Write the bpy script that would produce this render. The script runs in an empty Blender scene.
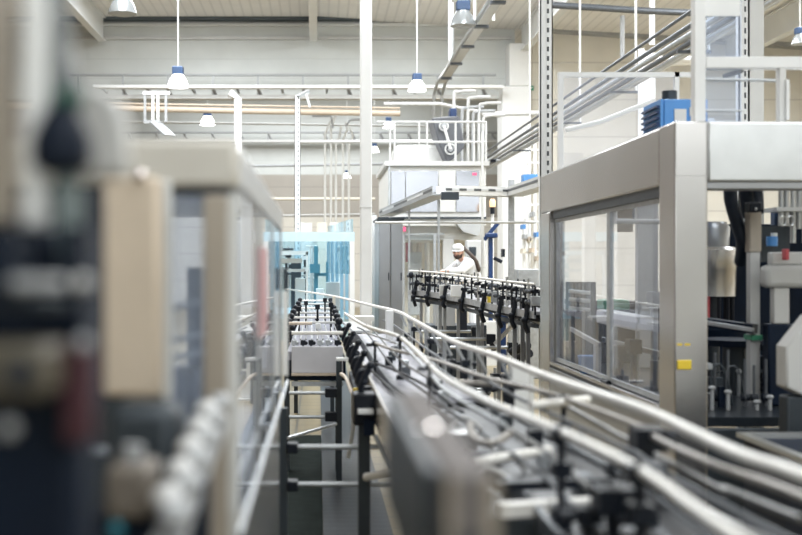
import bpy, bmesh, math, random
from mathutils import Vector, Matrix
random.seed(7)
S = bpy.context.scene
COL = S.collection
H, F, VX, VY = 1.5, 1114.0, 318.0, 267.5      # eye height, focal length in px, vanishing point of the hall axis

def X(px, Y): return (px - VX) * Y / F
def Z(py, Y): return H - (py - VY) * Y / F
def at(px, py, Y): return Vector((X(px, Y), Y, Z(py, Y)))
def atz(px, py, z):
    Y = F * (H - z) / (py - VY)
    return Vector((X(px, Y), Y, z))

# ------------------------------------------------------------------ materials
def mat(name, col, rough=0.5, metal=0.0, var=0.06, scale=6.0, bump=0.0, stretch=(1, 1, 1), emit=None, spec=0.5):
    m = bpy.data.materials.new(name); m.use_nodes = True
    nt = m.node_tree; b = nt.nodes['Principled BSDF']
    b.inputs['Roughness'].default_value = rough; b.inputs['Metallic'].default_value = metal
    b.inputs['Specular IOR Level'].default_value = spec
    tc = nt.nodes.new('ShaderNodeTexCoord'); mp = nt.nodes.new('ShaderNodeMapping')
    mp.inputs['Scale'].default_value = stretch
    nt.links.new(tc.outputs['Object'], mp.inputs['Vector'])
    nz = nt.nodes.new('ShaderNodeTexNoise'); nz.inputs['Scale'].default_value = scale; nz.inputs['Detail'].default_value = 4
    nt.links.new(mp.outputs['Vector'], nz.inputs['Vector'])
    rp = nt.nodes.new('ShaderNodeValToRGB')
    c0 = [max(0, c * (1 - var)) for c in col]; c1 = [min(1, c * (1 + var)) for c in col]
    rp.color_ramp.elements[0].position = 0.3; rp.color_ramp.elements[1].position = 0.7
    rp.color_ramp.elements[0].color = (*c0, 1); rp.color_ramp.elements[1].color = (*c1, 1)
    nt.links.new(nz.outputs['Fac'], rp.inputs['Fac']); nt.links.new(rp.outputs['Color'], b.inputs['Base Color'])
    if bump:
        bp = nt.nodes.new('ShaderNodeBump'); bp.inputs['Strength'].default_value = bump; bp.inputs['Distance'].default_value = 0.01
        nt.links.new(nz.outputs['Fac'], bp.inputs['Height']); nt.links.new(bp.outputs['Normal'], b.inputs['Normal'])
    if emit:
        b.inputs['Emission Color'].default_value = (*emit[0], 1); b.inputs['Emission Strength'].default_value = emit[1]
    return m

def glass(name, tint, dens=0.0, dcol=(1, 1, 1), rough=0.02):
    # thin pane: transparent + fresnel reflection + a little diffuse film
    m = bpy.data.materials.new(name); m.use_nodes = True
    nt = m.node_tree; nt.nodes.clear()
    o = nt.nodes.new('ShaderNodeOutputMaterial')
    tr = nt.nodes.new('ShaderNodeBsdfTransparent'); tr.inputs['Color'].default_value = (*tint, 1)
    gl = nt.nodes.new('ShaderNodeBsdfGlossy'); gl.inputs['Roughness'].default_value = rough
    df = nt.nodes.new('ShaderNodeBsdfDiffuse'); df.inputs['Color'].default_value = (*dcol, 1)
    fr = nt.nodes.new('ShaderNodeFresnel'); fr.inputs['IOR'].default_value = 1.5
    m1 = nt.nodes.new('ShaderNodeMixShader'); m1.inputs[0].default_value = dens
    tc = nt.nodes.new('ShaderNodeTexCoord'); nz = nt.nodes.new('ShaderNodeTexNoise'); nz.inputs['Scale'].default_value = 2.5
    mr = nt.nodes.new('ShaderNodeMapRange'); mr.inputs['To Min'].default_value = dens * 0.6; mr.inputs['To Max'].default_value = dens * 1.4
    nt.links.new(tc.outputs['Object'], nz.inputs['Vector']); nt.links.new(nz.outputs['Fac'], mr.inputs['Value'])
    nt.links.new(mr.outputs['Result'], m1.inputs[0])
    m2 = nt.nodes.new('ShaderNodeMixShader')
    nt.links.new(tr.outputs[0], m1.inputs[1]); nt.links.new(df.outputs[0], m1.inputs[2])
    ge = nt.nodes.new('ShaderNodeNewGeometry'); sb = nt.nodes.new('ShaderNodeMath'); sb.operation = 'SUBTRACT'; sb.inputs[0].default_value = 1
    mu = nt.nodes.new('ShaderNodeMath'); mu.operation = 'MULTIPLY'
    nt.links.new(ge.outputs['Backfacing'], sb.inputs[1]); nt.links.new(fr.outputs[0], mu.inputs[0]); nt.links.new(sb.outputs[0], mu.inputs[1])
    nt.links.new(mu.outputs[0], m2.inputs[0]); nt.links.new(m1.outputs[0], m2.inputs[1]); nt.links.new(gl.outputs[0], m2.inputs[2])
    nt.links.new(m2.outputs[0], o.inputs['Surface'])
    return m

def banded(name, col, line, scale, rough=0.55, axis='Z', width=0.06, metal=0.0):
    # cladding / sheet: thin joint lines repeating along one axis (object space)
    m = mat(name, col, rough, metal, 0.04, 1.5)
    nt = m.node_tree; b = nt.nodes['Principled BSDF']
    src = b.inputs['Base Color'].links[0].from_socket
    tc = nt.nodes.new('ShaderNodeTexCoord'); sp = nt.nodes.new('ShaderNodeSeparateXYZ')
    nt.links.new(tc.outputs['Object'], sp.inputs[0])
    mu = nt.nodes.new('ShaderNodeMath'); mu.operation = 'MULTIPLY'; mu.inputs[1].default_value = scale
    fr = nt.nodes.new('ShaderNodeMath'); fr.operation = 'FRACT'
    lt = nt.nodes.new('ShaderNodeMath'); lt.operation = 'LESS_THAN'; lt.inputs[1].default_value = width
    nt.links.new(sp.outputs[axis], mu.inputs[0]); nt.links.new(mu.outputs[0], fr.inputs[0]); nt.links.new(fr.outputs[0], lt.inputs[0])
    mx = nt.nodes.new('ShaderNodeMixRGB'); mx.inputs[2].default_value = (*line, 1)
    nt.links.new(lt.outputs[0], mx.inputs[0]); nt.links.new(src, mx.inputs[1]); nt.links.new(mx.outputs[0], b.inputs['Base Color'])
    bp = nt.nodes.new('ShaderNodeBump'); bp.inputs['Strength'].default_value = 0.3; bp.inputs['Distance'].default_value = 0.02; bp.invert = True
    nt.links.new(lt.outputs[0], bp.inputs['Height']); nt.links.new(bp.outputs['Normal'], b.inputs['Normal'])
    return m

def tiles(name, c1, c2, mortar, scale):
    m = mat(name, c1, 0.35, 0, 0.05)
    nt = m.node_tree; b = nt.nodes['Principled BSDF']
    tc = nt.nodes.new('ShaderNodeTexCoord')
    bk = nt.nodes.new('ShaderNodeTexBrick'); bk.offset = 0
    bk.inputs['Color1'].default_value = (*c1, 1); bk.inputs['Color2'].default_value = (*c2, 1); bk.inputs['Mortar'].default_value = (*mortar, 1)
    bk.inputs['Scale'].default_value = scale; bk.inputs['Mortar Size'].default_value = 0.012
    bk.inputs['Brick Width'].default_value = 0.3; bk.inputs['Row Height'].default_value = 0.3
    nt.links.new(tc.outputs['Object'], bk.inputs['Vector']); nt.links.new(bk.outputs['Color'], b.inputs['Base Color'])
    return m

M = dict(
    steel=mat('steel', (.56, .545, .535), .27, .92, .06, 2.5),
    steel_d=mat('dull_steel', (.36, .37, .39), .3, .85, .08, 2.5),
    chain=banded('chain_belt', (.05, .053, .06), (.03, .032, .036), 22.0, .45, 'Y', .3, .4),
    lane=mat('lavender_grey_belt', (.30, .30, .36), .32, .3, .15, 14),
    bolt=mat('polished_bolt', (.80, .73, .70), .05, 1.0, .01),
    steel_l=mat('light_steel', (.60, .61, .61), .3, .85, .04, 8),
    steel_w=mat('warm_steel', (.60, .54, .46), .42, .8, .08, 4, 0, (1, 1, 4)),
    mirror=mat('polished_steel', (.66, .68, .71), .13, 1., .03, 3, .25),
    belt=mat('steel_belt', (.36, .36, .38), .36, .6, .14, 26, .1, (1, .25, 1)),
    galv=mat('galvanised', (.48, .50, .52), .42, .7, .12, 22),
    galv_d=mat('dark_galvanised', (.11, .12, .135), .42, .5, .12, 22),
    white=mat('white_paint', (.80, .805, .80), .45, 0, .02, 3),
    rail=mat('white_guide_rail', (.82, .80, .76), .35, 0, .04, 9),
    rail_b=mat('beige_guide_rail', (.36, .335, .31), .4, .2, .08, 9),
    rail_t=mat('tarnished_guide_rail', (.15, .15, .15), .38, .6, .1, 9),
    offw=mat('offwhite_paint', (.66, .66, .64), .5, 0, .03, 3),
    grey=mat('grey_paint', (.36, .37, .38), .5, 0, .05, 4),
    grey_l=mat('light_grey_plastic', (.55, .55, .54), .45, 0, .04, 4),
    taupe=mat('taupe_panel', (.40, .35, .29), .5, .15, .1, 3),
    beam=mat('roof_beam_paint', (.74, .75, .74), .5, 0, .02, 2),
    purlin=mat('purlin_grey', (.085, .105, .12), .5, .1, .06, 3),
    black=mat('black_plastic', (.006, .009, .016), .45, 0, .3, 10, spec=.3),
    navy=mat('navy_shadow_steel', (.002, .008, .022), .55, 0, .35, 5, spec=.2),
    rubber=mat('black_rubber', (.005, .010, .020), .5, 0, .25, 40, .2, spec=.3),
    slate=mat('slate_steel', (.035, .045, .055), .45, .2, .2, 6),
    blue=mat('blue_paint', (.008, .032, .11), .4, 0, .08, 5),
    blue_l=mat('bright_blue_paint', (.08, .27, .62), .45, 0, .06, 5),
    blue_d=mat('lamp_housing_blue', (.03, .07, .16), .5, 0, .1, 8),
    yellow=mat('yellow_plastic', (.85, .62, .05), .45, 0, .05, 8),
    red=mat('red_panel', (.55, .08, .10), .5, 0, .06, 6),
    maroon=mat('dark_red_panel', (.06, .014, .024), .5, 0, .15, 5),
    pink=mat('pink_sticker', (.85, .12, .25), .5, 0, .03, 8),
    green=mat('green_plastic', (.06, .30, .17), .5, 0, .08, 8),
    green_d=mat('dark_green_plastic', (.02, .10, .07), .5, 0, .15, 8),
    cream=mat('cream_paint', (.72, .67, .57), .55, 0, .03, 3),
    copper=mat('beige_pipe_paint', (.62, .52, .42), .5, 0, .04, 6),
    skin=mat('skin', (.62, .36, .26), .5, 0, .06, 20),
    hair=mat('dark_brown_hair', (.05, .032, .022), .6, 0, .3, 40, .3, (1, 1, .2)),
    cloth=mat('white_cotton', (.84, .85, .87), .8, 0, .02, 14, .1),
    cap=mat('cap_fabric', (.62, .62, .61), .85, 0, .05, 30, .15),
    glow=mat('lamp_diffuser', (.9, .9, .88), .4, 0, .01, 3, 0, (1, 1, 1), ((1, .98, .95), 5.0)),
    shade=mat('lamp_reflector', (.34, .36, .37), .25, .5, .04, 8),
    amber=mat('amber_beacon', (.95, .62, .35), .3, 0, .02, 3, 0, (1, 1, 1), ((1, .6, .3), .5)),
    clear=glass('clear_glass', (.95, .97, .98), .05, (.75, .8, .86)),
    tint=glass('filmed_machine_glass', (.86, .90, .97), .16, (.55, .62, .75)),  # bluish diffuse film, stronger than in the clear glass
    cyan=glass('blue_tinted_glass', (.80, .92, .97), .16, (.55, .75, .85)),
    roofp=glass('translucent_roof_sheet', (.95, .96, .97), .25, (.85, .86, .88), .3),
    hazy=glass('hazy_window', (.95, .96, .99), .07, (.72, .76, .88)),
    mirw=mat('satin_mirror_door', (.36, .37, .40), .14, .85, .03, 2, .25),
    frost=glass('frosted_plastic', (.93, .94, .97), .45, (.78, .79, .84), .15),
    wall=banded('wall_cladding', (.60, .62, .605), (.53, .55, .535), 1.9, .6, 'Z', .04),
    wall_r=banded('cream_wall_cladding', (.76, .73, .66), (.62, .59, .54), 1.0, .6, 'Z', .04),
    wall_t=banded('taupe_wall_cladding', (.42, .39, .35), (.36, .33, .30), .9, .6, 'Z', .04),
    ceil=banded('ceiling_sheet', (.84, .825, .80), (.74, .73, .71), 4.0, .6, 'X', .22),
    floor=tiles('floor_tiles', (.235, .18, .095), (.21, .165, .088), (.10, .09, .065), 1.0),
    slots=banded('slotted_strip', (.80, .805, .80), (.06, .065, .07), 11.5, .5, 'Z', .5),
    slots_y=banded('slotted_tray_side', (.62, .63, .63), (.10, .105, .11), 5.0, .5, 'X', .5),
    drain=banded('drain_grating', (.016, .022, .03), (.03, .035, .045), 9.0, .4, 'Y', .35, .3),
)

# ------------------------------------------------------------------ mesh collector
def smooth_path(pts, n=6):
    pts = [Vector(p) for p in pts]
    if len(pts) < 3: return pts
    out = []
    for i in range(len(pts) - 1):
        p0 = pts[max(i - 1, 0)]; p1 = pts[i]; p2 = pts[i + 1]; p3 = pts[min(i + 2, len(pts) - 1)]
        for k in range(n):
            t = k / n
            out.append(0.5 * ((2 * p1) + (p2 - p0) * t + (2 * p0 - 5 * p1 + 4 * p2 - p3) * t * t + (3 * p1 - p0 - 3 * p2 + p3) * t ** 3))
    out.append(pts[-1]); return out

class MB:
    def __init__(s): s.bm = bmesh.new()
    def box(s, x0, x1, y0, y1, z0, z1):
        v = [s.bm.verts.new((x, y, z)) for z in (z0, z1) for y in (y0, y1) for x in (x0, x1)]
        for f in ((0, 2, 3, 1), (4, 5, 7, 6), (0, 1, 5, 4), (2, 6, 7, 3), (0, 4, 6, 2), (1, 3, 7, 5)): s.bm.faces.new([v[i] for i in f])
        return s
    def obox(s, c, d, rot=None):
        n0 = len(s.bm.verts); s.box(-d[0] / 2, d[0] / 2, -d[1] / 2, d[1] / 2, -d[2] / 2, d[2] / 2)
        s.bm.verts.ensure_lookup_table()
        R = rot.to_matrix() if rot is not None else Matrix.Identity(3)
        for v in s.bm.verts[n0:]: v.co = R @ v.co + Vector(c)
        return s
    def bar(s, p0, p1, w, h):
        # rectangular bar from p0 to p1
        p0, p1 = Vector(p0), Vector(p1); d = p1 - p0
        q = d.to_track_quat('Y', 'Z')
        n0 = len(s.bm.verts); s.box(-w / 2, w / 2, 0, d.length, -h / 2, h / 2); s.bm.verts.ensure_lookup_table()
        for v in s.bm.verts[n0:]: v.co = q @ v.co + p0
        return s
    def tube(s, pts, r, seg=8, n=0, r1=None):
        pts = smooth_path(pts, n) if n else [Vector(p) for p in pts]
        rings = []; N = len(pts); up = Vector((0, 0, 1)); pa = None
        for i, p in enumerate(pts):
            d = (pts[min(i + 1, N - 1)] - pts[max(i - 1, 0)])
            if d.length < 1e-9: d = Vector((0, 0, 1))
            d.normalize()
            if pa is None:
                a = d.cross(up if abs(d.z) < .95 else Vector((1, 0, 0)))
            else:
                a = pa - d * pa.dot(d)
            a.normalize(); pa = a; b = d.cross(a)
            rr = r if r1 is None else r + (r1 - r) * i / (N - 1)
            rings.append([s.bm.verts.new(p + a * rr * math.cos(t) + b * rr * math.sin(t)) for t in [2 * math.pi * k / seg for k in range(seg)]])
        for i in range(N - 1):
            for k in range(seg):
                k2 = (k + 1) % seg
                s.bm.faces.new((rings[i][k], rings[i][k2], rings[i + 1][k2], rings[i + 1][k]))
        s.bm.faces.new(rings[0][::-1]); s.bm.faces.new(rings[-1])
        return s
    def cyl(s, p0, p1, r, seg=14, r1=None): return s.tube([p0, p1], r, seg, 0, r1)
    def lathe(s, prof, c, seg=20):
        rings = []
        for r, z in prof:
            rings.append([s.bm.verts.new((c[0] + max(r, 1e-4) * math.cos(2 * math.pi * k / seg), c[1] + max(r, 1e-4) * math.sin(2 * math.pi * k / seg), c[2] + z)) for k in range(seg)])
        for i in range(len(prof) - 1):
            for k in range(seg):
                k2 = (k + 1) % seg
                s.bm.faces.new((rings[i][k], rings[i][k2], rings[i + 1][k2], rings[i + 1][k]))
        s.bm.faces.new(rings[0][::-1]); s.bm.faces.new(rings[-1]); return s
    def prism(s, poly, axis, a0, a1):
        # poly in the two remaining axes (x,z for 'y'; y,z for 'x'; x,y for 'z')
        def mk(p, a): return {'x': (a, p[0], p[1]), 'y': (p[0], a, p[1]), 'z': (p[0], p[1], a)}[axis]
        A = [s.bm.verts.new(mk(p, a0)) for p in poly]; B = [s.bm.verts.new(mk(p, a1)) for p in poly]
        n = len(poly); s.bm.faces.new(A); s.bm.faces.new(B[::-1])
        for i in range(n): s.bm.faces.new((A[i], B[i], B[(i + 1) % n], A[(i + 1) % n]))
        return s
    def ribbon(s, left, right, z0, z1):
        # slab between two plan paths of equal length
        L = [[s.bm.verts.new((p[0], p[1], z)) for p in left] for z in (z0, z1)]
        R = [[s.bm.verts.new((p[0], p[1], z)) for p in right] for z in (z0, z1)]
        n = len(left)
        for i in range(n - 1):
            for a, b in ((L[1], R[1]), (R[0], L[0]), (L[0], L[1]), (R[1], R[0])):
                s.bm.faces.new((a[i], b[i], b[i + 1], a[i + 1]))
        s.bm.faces.new((L[0][0], R[0][0], R[1][0], L[1][0])); s.bm.faces.new((L[0][-1], L[1][-1], R[1][-1], R[0][-1]))
        return s
    def ball(s, c, r, sc=(1, 1, 1), seg=12):
        mt = Matrix.Translation(c) @ Matrix.Diagonal((*sc, 1))
        bmesh.ops.create_uvsphere(s.bm, u_segments=seg, v_segments=max(6, seg // 2), radius=r, matrix=mt); return s
    def build(s, name, m, parent=None, bevel=0.0, smooth=True):
        bmesh.ops.recalc_face_normals(s.bm, faces=s.bm.faces)
        off = Vector((0, 0, 0)); q = parent
        while q is not None: off += q.location; q = q.parent
        me = bpy.data.meshes.new(name)
        o = bpy.data.objects.new(name, me); COL.objects.link(o)
        if parent is None:
            xs = [v.co for v in s.bm.verts]
            off = Vector(((min(v.x for v in xs) + max(v.x for v in xs)) / 2, (min(v.y for v in xs) + max(v.y for v in xs)) / 2, min(v.z for v in xs)))
            o.location = off
        else: o.parent = parent
        for v in s.bm.verts: v.co -= off
        s.bm.to_mesh(me); s.bm.free()
        me.materials.append(M[m] if isinstance(m, str) else m)
        if smooth:
            for p in me.polygons: p.use_smooth = True
            me.set_sharp_from_angle(angle=math.radians(38))
        if bevel:
            md = o.modifiers.new('bevel', 'BEVEL'); md.width = bevel; md.segments = 2; md.limit_method = 'ANGLE'; md.angle_limit = math.radians(40)
        return o

def tag(o, label, cat, group=None, kind=None):
    o['label'] = label; o['category'] = cat
    if group: o['group'] = group
    if kind: o['kind'] = kind
    return o
def thing(name, label, cat, loc=(0, 0, 0), group=None):
    o = bpy.data.objects.new(name, None); COL.objects.link(o); o.location = loc; o.empty_display_size = .1
    return tag(o, label, cat, group)
def struct(name, mb, m, bevel=0, parent=None):
    o = mb.build(name, m, parent, bevel)
    if parent is None: o['kind'] = 'structure'
    return o
def bx(*a): return MB().box(*a)
def dup(root, loc, label=None):
    r = root.copy(); COL.objects.link(r); r.location = loc
    if label: r['label'] = label
    for ch in list(root.children):
        c = ch.copy(); COL.objects.link(c); c.parent = r
        for g in ch.children:
            d = g.copy(); COL.objects.link(d); d.parent = c
    return r
def bbox_px(x0, x1, y0, y1, Y0, Y1):
    # box whose near face (at depth Y0) covers the given part of the view, Y1 = far depth
    return MB().box(X(x0, Y0), X(x1, Y0), Y0, Y1, Z(y1, Y0), Z(y0, Y0))

# ================================================================== CAMERA, LIGHT
cam = bpy.data.cameras.new('camera'); co = bpy.data.objects.new('camera', cam); COL.objects.link(co)
co.location = (0, 0, H); co.rotation_euler = (math.pi / 2, 0, 0)
cam.sensor_width = 36; cam.lens = 50.0
cam.shift_x = (401 - VX) / 802.0; cam.shift_y = 0
cam.clip_start = .05; cam.clip_end = 200
cam.dof.use_dof = True; cam.dof.focus_distance = 11.5; cam.dof.aperture_fstop = 2.0
S.camera = co
S.view_settings.view_transform = 'Standard'; S.view_settings.look = 'None'; S.view_settings.gamma = 1; S.view_settings.use_curve_mapping = False
S.view_settings.exposure = 0.25
w = bpy.data.worlds.new('world'); S.world = w; w.use_nodes = True
w.node_tree.nodes['Background'].inputs['Color'].default_value = (.72, .86, 1, 1)
w.node_tree.nodes['Background'].inputs['Strength'].default_value = 0.3
def area(name, loc, sx, sy, power, col=(.93, .97, 1), rot=(0, 0, 0)):
    l = bpy.data.lights.new(name, 'AREA'); l.shape = 'RECTANGLE'; l.size = sx; l.size_y = sy; l.energy = power; l.color = col
    o = bpy.data.objects.new(name, l); COL.objects.link(o); o.location = loc; o.rotation_euler = rot; return o
area('added_roof_light', (-3.0, 14.0, 8.0), 2.5, 9, 800)  # unseen area lights added under the roof; no skylights are built
area('added_roof_light', (3.0, 13.5, 8.0), 2.5, 9, 1150)
area('added_roof_light', (8.5, 12.5, 7.6), 2.5, 11, 1050)
area('added_roof_light', (3.5, .5, 7.9), 5, 4, 400)
area('front_fill_light', (2.5, -2.9, 5.0), 12, 3.2, 260, (.93, .97, 1), (math.radians(98), 0, 0))  # unseen fill light added at the front wall, which has no window
area('added_roof_light', (-3.0, 23.5, 8.0), 2.5, 7, 700)
area('added_roof_light', (3.0, 23.5, 8.0), 2.5, 7, 640)
area('added_roof_light', (9.5, 19.0, 7.4), 3, 6, 820)
area('added_roof_light', (0.0, 36.0, 8.0), 10, 8, 1250)

# ================================================================== SETTING
def roofz(x): return 8.2 - max(0, x) * .055
struct('floor', bx(-9.2, 14.2, -3, 42.2, -.12, 0), 'floor')
c = MB(); c.prism([(-9.2, 8.2), (0, 8.2), (14.2, roofz(14.2)), (14.2, roofz(14.2) + .15), (0, 8.35), (-9.2, 8.35)], 'y', -3, 42.2)
struct('ceiling', c, 'ceil')
# header wall of this hall, the hall beyond opens under it
struct('wall_header', MB().prism([(-9, 6.05), (5.3, 6.05), (5.3, roofz(5.3)), (0, 8.2), (-9, 8.2)], 'y', 30, 30.25), 'wall')
struct('wall_far', MB().prism([(-9, 5.0), (14, 5.0), (14, roofz(14)), (0, 8.2), (-9, 8.2)], 'y', 42, 42.2), 'wall')
struct('wall_far_dado', bx(-9, 14, 42, 42.2, 0, 3.4), 'wall_r')
struct('wall_far_band', bx(-9, 14, 42, 42.2, 3.4, 5.0), 'wall_t')
struct('wall_right_of_column', MB().prism([(5.75, 0), (14, 0), (14, roofz(14)), (5.75, roofz(5.75))], 'y', 30, 30.25), 'wall_r')
struct('wall_front', bx(-9, 14, -3.2, -3, 0, 8.2), 'wall')
struct('wall_left', bx(-9.2, -9, -3, 42.2, 0, 8.2), mat('wall_taupe', (.26, .225, .205), .6))
struct('wall_right', bx(14, 14.2, -3, 42.2, 0, roofz(14.2)), 'wall_r')
struct('trim_1', bx(-9, 5.2, 29.72, 30, Z(21.5, 30), Z(16, 30)), 'purlin')
struct('trim_2', bx(-9, 5.2, 29.9, 30, Z(26.5, 30), Z(24, 30)), 'beam')
struct('trim_3', MB().prism([(5.8, Z(30, 29.7)), (13.9, Z(50, 29.7)), (13.9, Z(44, 29.7)), (5.8, Z(24, 29.7))], 'y', 29.7, 30), 'grey')
struct('trim_4', bx(-9, 5.2, 29.9, 30, Z(40, 30), Z(37, 30)), 'grey_l')
def rafter(x):
    zt = roofz(x) - .02
    m = MB().box(x - .10, x + .10, 3, 29.7, zt - .03, zt).box(x - .10, x + .10, 3, 29.7, zt - .66, zt - .62).box(x - .025, x + .025, 3, 29.7, zt - .62, zt - .03)
    o = struct('roof_beam', m, 'beam'); o['label'] = 'white steel roof beam'; return o
for x in (-5.75, -.12, 5.45, 10.9): rafter(x)
cl = MB().box(5.05, 5.62, 29.4, 30.2, Z(86, 29.4), Z(43, 29.4)).box(4.86, 5.62, 29.4, 30.2, 0, Z(86, 29.4))
struct('wall_column', cl, 'white', .03)
mt = bx(-.33, .028, 3.2, 9.9, .0005, .010).build('floor_shade_sheet', mat('aisle_shade_dark', (.012, .017, .015), .9, 0, .25, 9, spec=.05), None)  # dark sheet added to carry the shade of the near aisle floor
tag(mt, 'dark sheet added to deepen the shade on the tiled aisle floor', 'shade sheet')
st = struct('trim_5', bx(.03, .42, 2.6, 29, -.01, .008), 'drain'); st.name = 'floor_drain'
# ================================================================== HALL BACKGROUND
def high_bay(px, ybot, w, Y, label, lit=True, rodtop=None):
    x = X(px, Y); z0 = Z(ybot, Y); r = w / 2 * Y / F
    t = thing('high_bay_lamp', label, 'lamp', (x, Y, z0), 'high bay lamps under the roof')
    k = r / .26
    MB().lathe([(r, 0), (r * .98, .03 * k), (r * .80, .17 * k), (r * .50, .30 * k), (r * .46, .30 * k), (r * .76, .16 * k), (r * .95, .02 * k)], (x, Y, z0), 24).build('reflector', 'glow' if lit else 'shade', t)
    MB().lathe([(r * .86, .02 * k), (r * .86, .035 * k)], (x, Y, z0), 24).build('diffuser', 'glow' if lit else 'offw', t)
    MB().box(x - .13 * k, x + .13 * k, Y - .12 * k, Y + .12 * k, z0 + .30 * k, z0 + .50 * k).build('ballast_housing', 'blue_d', t, .02 * k)
    b = MB()
    for i in range(5): b.box(x - .135 * k, x + .135 * k, Y - .125 * k, Y + .125 * k, z0 + (.32 + i * .036) * k, z0 + (.335 + i * .036) * k)
    b.build('cooling_fin', 'blue_d', t)
    MB().cyl((x, Y, z0 + .49 * k), (x, Y, roofz(x) - .01), .010 * k + .005, 8).build('hanger_rod', 'grey_l', t)
    return t
high_bay(178, 87, 21, 25, 'glowing high bay lamp with blue housing above the left machine')
high_bay(122.5, 14, 29, 18.6, 'large silver high bay lamp at the top left, cut by the roof edge', False)
high_bay(463, 26, 26, 20.5, 'silver high bay lamp beside the diagonal cable tray', False)
high_bay(417, 91, 18, 27, 'white high bay lamp just right of the white hall column', True)
high_bay(207.5, 125, 15, 36, 'glowing high bay lamp in the far hall, behind the beige pipe')
high_bay(388.5, 128, 11, 38, 'small far high bay lamp right of the white column, above the white machine')
high_bay(374.5, 152, 9, 40, 'tiny far lamp at the right edge of the white hall column')
high_bay(347, 178, 8, 40.5, 'tiny far lamp left of the white hall column, near the vertical pipes')
high_bay(800, 44, 17, 16, 'grey high bay lamp at the right picture edge', False)

# gallery railing on the header wall
def railing(name, label, Y, x0, x1, yt, yb, step, m, r):
    t = thing(name, label, 'railing', (X((x0 + x1) / 2, Y), Y, Z(yb, Y)))
    MB().cyl((X(x0, Y), Y, Z(yt, Y)), (X(x1, Y), Y, Z(yt, Y)), r).build('top_rail', m, t)
    MB().box(X(x0, Y), X(x1, Y), Y - .05, Y + .25, Z(yb, Y) - .05, Z(yb, Y) + .05).build('toe_board', 'grey_l', t)
    px = x0 + 8
    while px < x1:
        MB().bar(at(px, yb, Y), at(px, yt, Y), .05, .05).build('post', m, t)
        MB().bar(at(px, yb - 8, Y - .1), at(px + 4, yb, Y + .1), .06, .05).build('bracket', 'grey', t)
        px += step
    return t
railing('gallery_railing', 'long grey railing along the upper wall of the near hall', 29.4, 70, 496, 75, 97, 45, 'grey', .035)
railing('gallery_railing', 'fainter second railing on the wall of the far hall', 41.5, 120, 520, 132.5, 141, 28, 'grey', .04)
t = thing('service_duct', 'long white square duct under the near gallery railing', 'duct', at(300, 90, 29.1))
MB().box(X(95, 29.3), X(502, 29.3), 29.0, 29.2, Z(90, 29.3), Z(86.5, 29.3)).build('duct_run', 'white', t, .02)
for px in (102, 147, 192, 237, 282, 327, 417, 462): MB().box(X(px, 29.2) - .03, X(px, 29.2) + .03, 29.2, 29.89, Z(89.5, 29.2), Z(87.5, 29.2)).build('mount_bracket', 'grey', t)
def pipe(name, pts, r, m, label, cat='pipe', group=None, n=0, seg=10):
    return tag(MB().tube(pts, r, seg, n).build(name, m), label, cat, group)
pipe('wall_pipe', [at(-20, 105, 28.8), at(262, 111, 28.8), at(400, 113, 28.8)], .085, 'copper', 'thick beige pipe crossing behind the glowing lamp on the left')
pipe('wall_pipe', [at(90, 103, 28.7), at(400, 108, 28.7)], .025, 'copper', 'thin pinkish pipe just above the thick beige pipe')
pipe('wall_pipe', [at(60, 121, 33), at(480, 127, 33)], .03, 'grey_l', 'thin grey pipe under the beige pipe')
pipe('wall_pipe', [at(120, 168, 41), at(520, 162, 41)], .05, 'grey', 'dark pipe above the taupe band of the far wall')
pipe('wall_pipe', [at(262, 199, 41), at(375, 199, 41)], .06, 'cream', 'cream pipe under the taupe band of the far wall')
pipe('wall_pipe', [at(262, 216, 41), at(375, 214, 41)], .04, 'grey_l', 'lowest grey pipe on the far wall above the blue machine')
for i, (px, tp) in enumerate(((325, 118), (331, 112), (336, 128), (343, 124), (349, 130))):
    pipe('riser_pipe', [at(px + 9 - i * 2, tp - 2, 30.6 + .14 * i), at(px + 4, tp + 6, 30.6 + .14 * i), at(px, tp + 16, 30.6 + .14 * i), (X(px, 30.6), 30.6 + .14 * i, 0)], .034, 'offw',
         ['leftmost', 'second from the left', 'middle', 'second from the right', 'rightmost'][i] + ' of five thin white riser pipes behind the hall column', 'pipe', 'white riser pipes')
pipe('hanging_pipe', [at(312, 116, 30.4), at(331, 116, 30.4), at(333, 128, 30.4)], .03, 'grey', 'dark pipe bending down over the white riser pipes', n=0)
pipe('hanging_pipe', [at(346, 126, 30.3), at(350, 120, 30.3), at(362, 119, 30.3)], .03, 'grey', 'short dark pipe bend left of the white hall column', n=0)
pipe('bent_pipe', [at(230, 93, 27), at(238, 99, 27), at(238, 190, 27), (X(238, 27), 27, 0)], .095, 'white', 'white pole with bent top behind the left machine', n=0)

def perforated(name, label, x, Y, wd, z0, z1, step, arm=None, group=None):
    t = thing(name, label, 'support post', (x, Y, z0), group)
    MB().box(x - wd / 2, x + wd / 2, Y, Y + .012, z0, z1).box(x - wd / 2, x - wd / 2 + .01, Y, Y + .07, z0, z1).box(x + wd / 2 - .01, x + wd / 2, Y, Y + .07, z0, z1).build('channel', 'white', t)
    MB().box(x + wd * .03, x + wd * .2, Y - .004, Y, z0 + .02, z1 - .02).build('slotted_strip', 'slots', t)
    if arm: arm(t)
    return t
def arm_l(t):
    MB().bar(at(297, 97, 20), at(308, 91, 20.3), .09, .05).build('cantilever_arm', 'galv', t)
    MB().bar(at(306, 94, 20.2), at(310, 107, 20.2), .07, .04).build('hanger', 'white', t)
perforated('perforated_post', 'slotted white post behind the left machine and blue cabin', X(297.5, 20), 20, .105, 0, Z(95, 20), .075, arm_l)
perforated('perforated_post', 'tall slotted metal post behind the right steel machine', X(546.5, 10.2), 10.2, .115, 0, roofz(2) - .1, .085)
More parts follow.
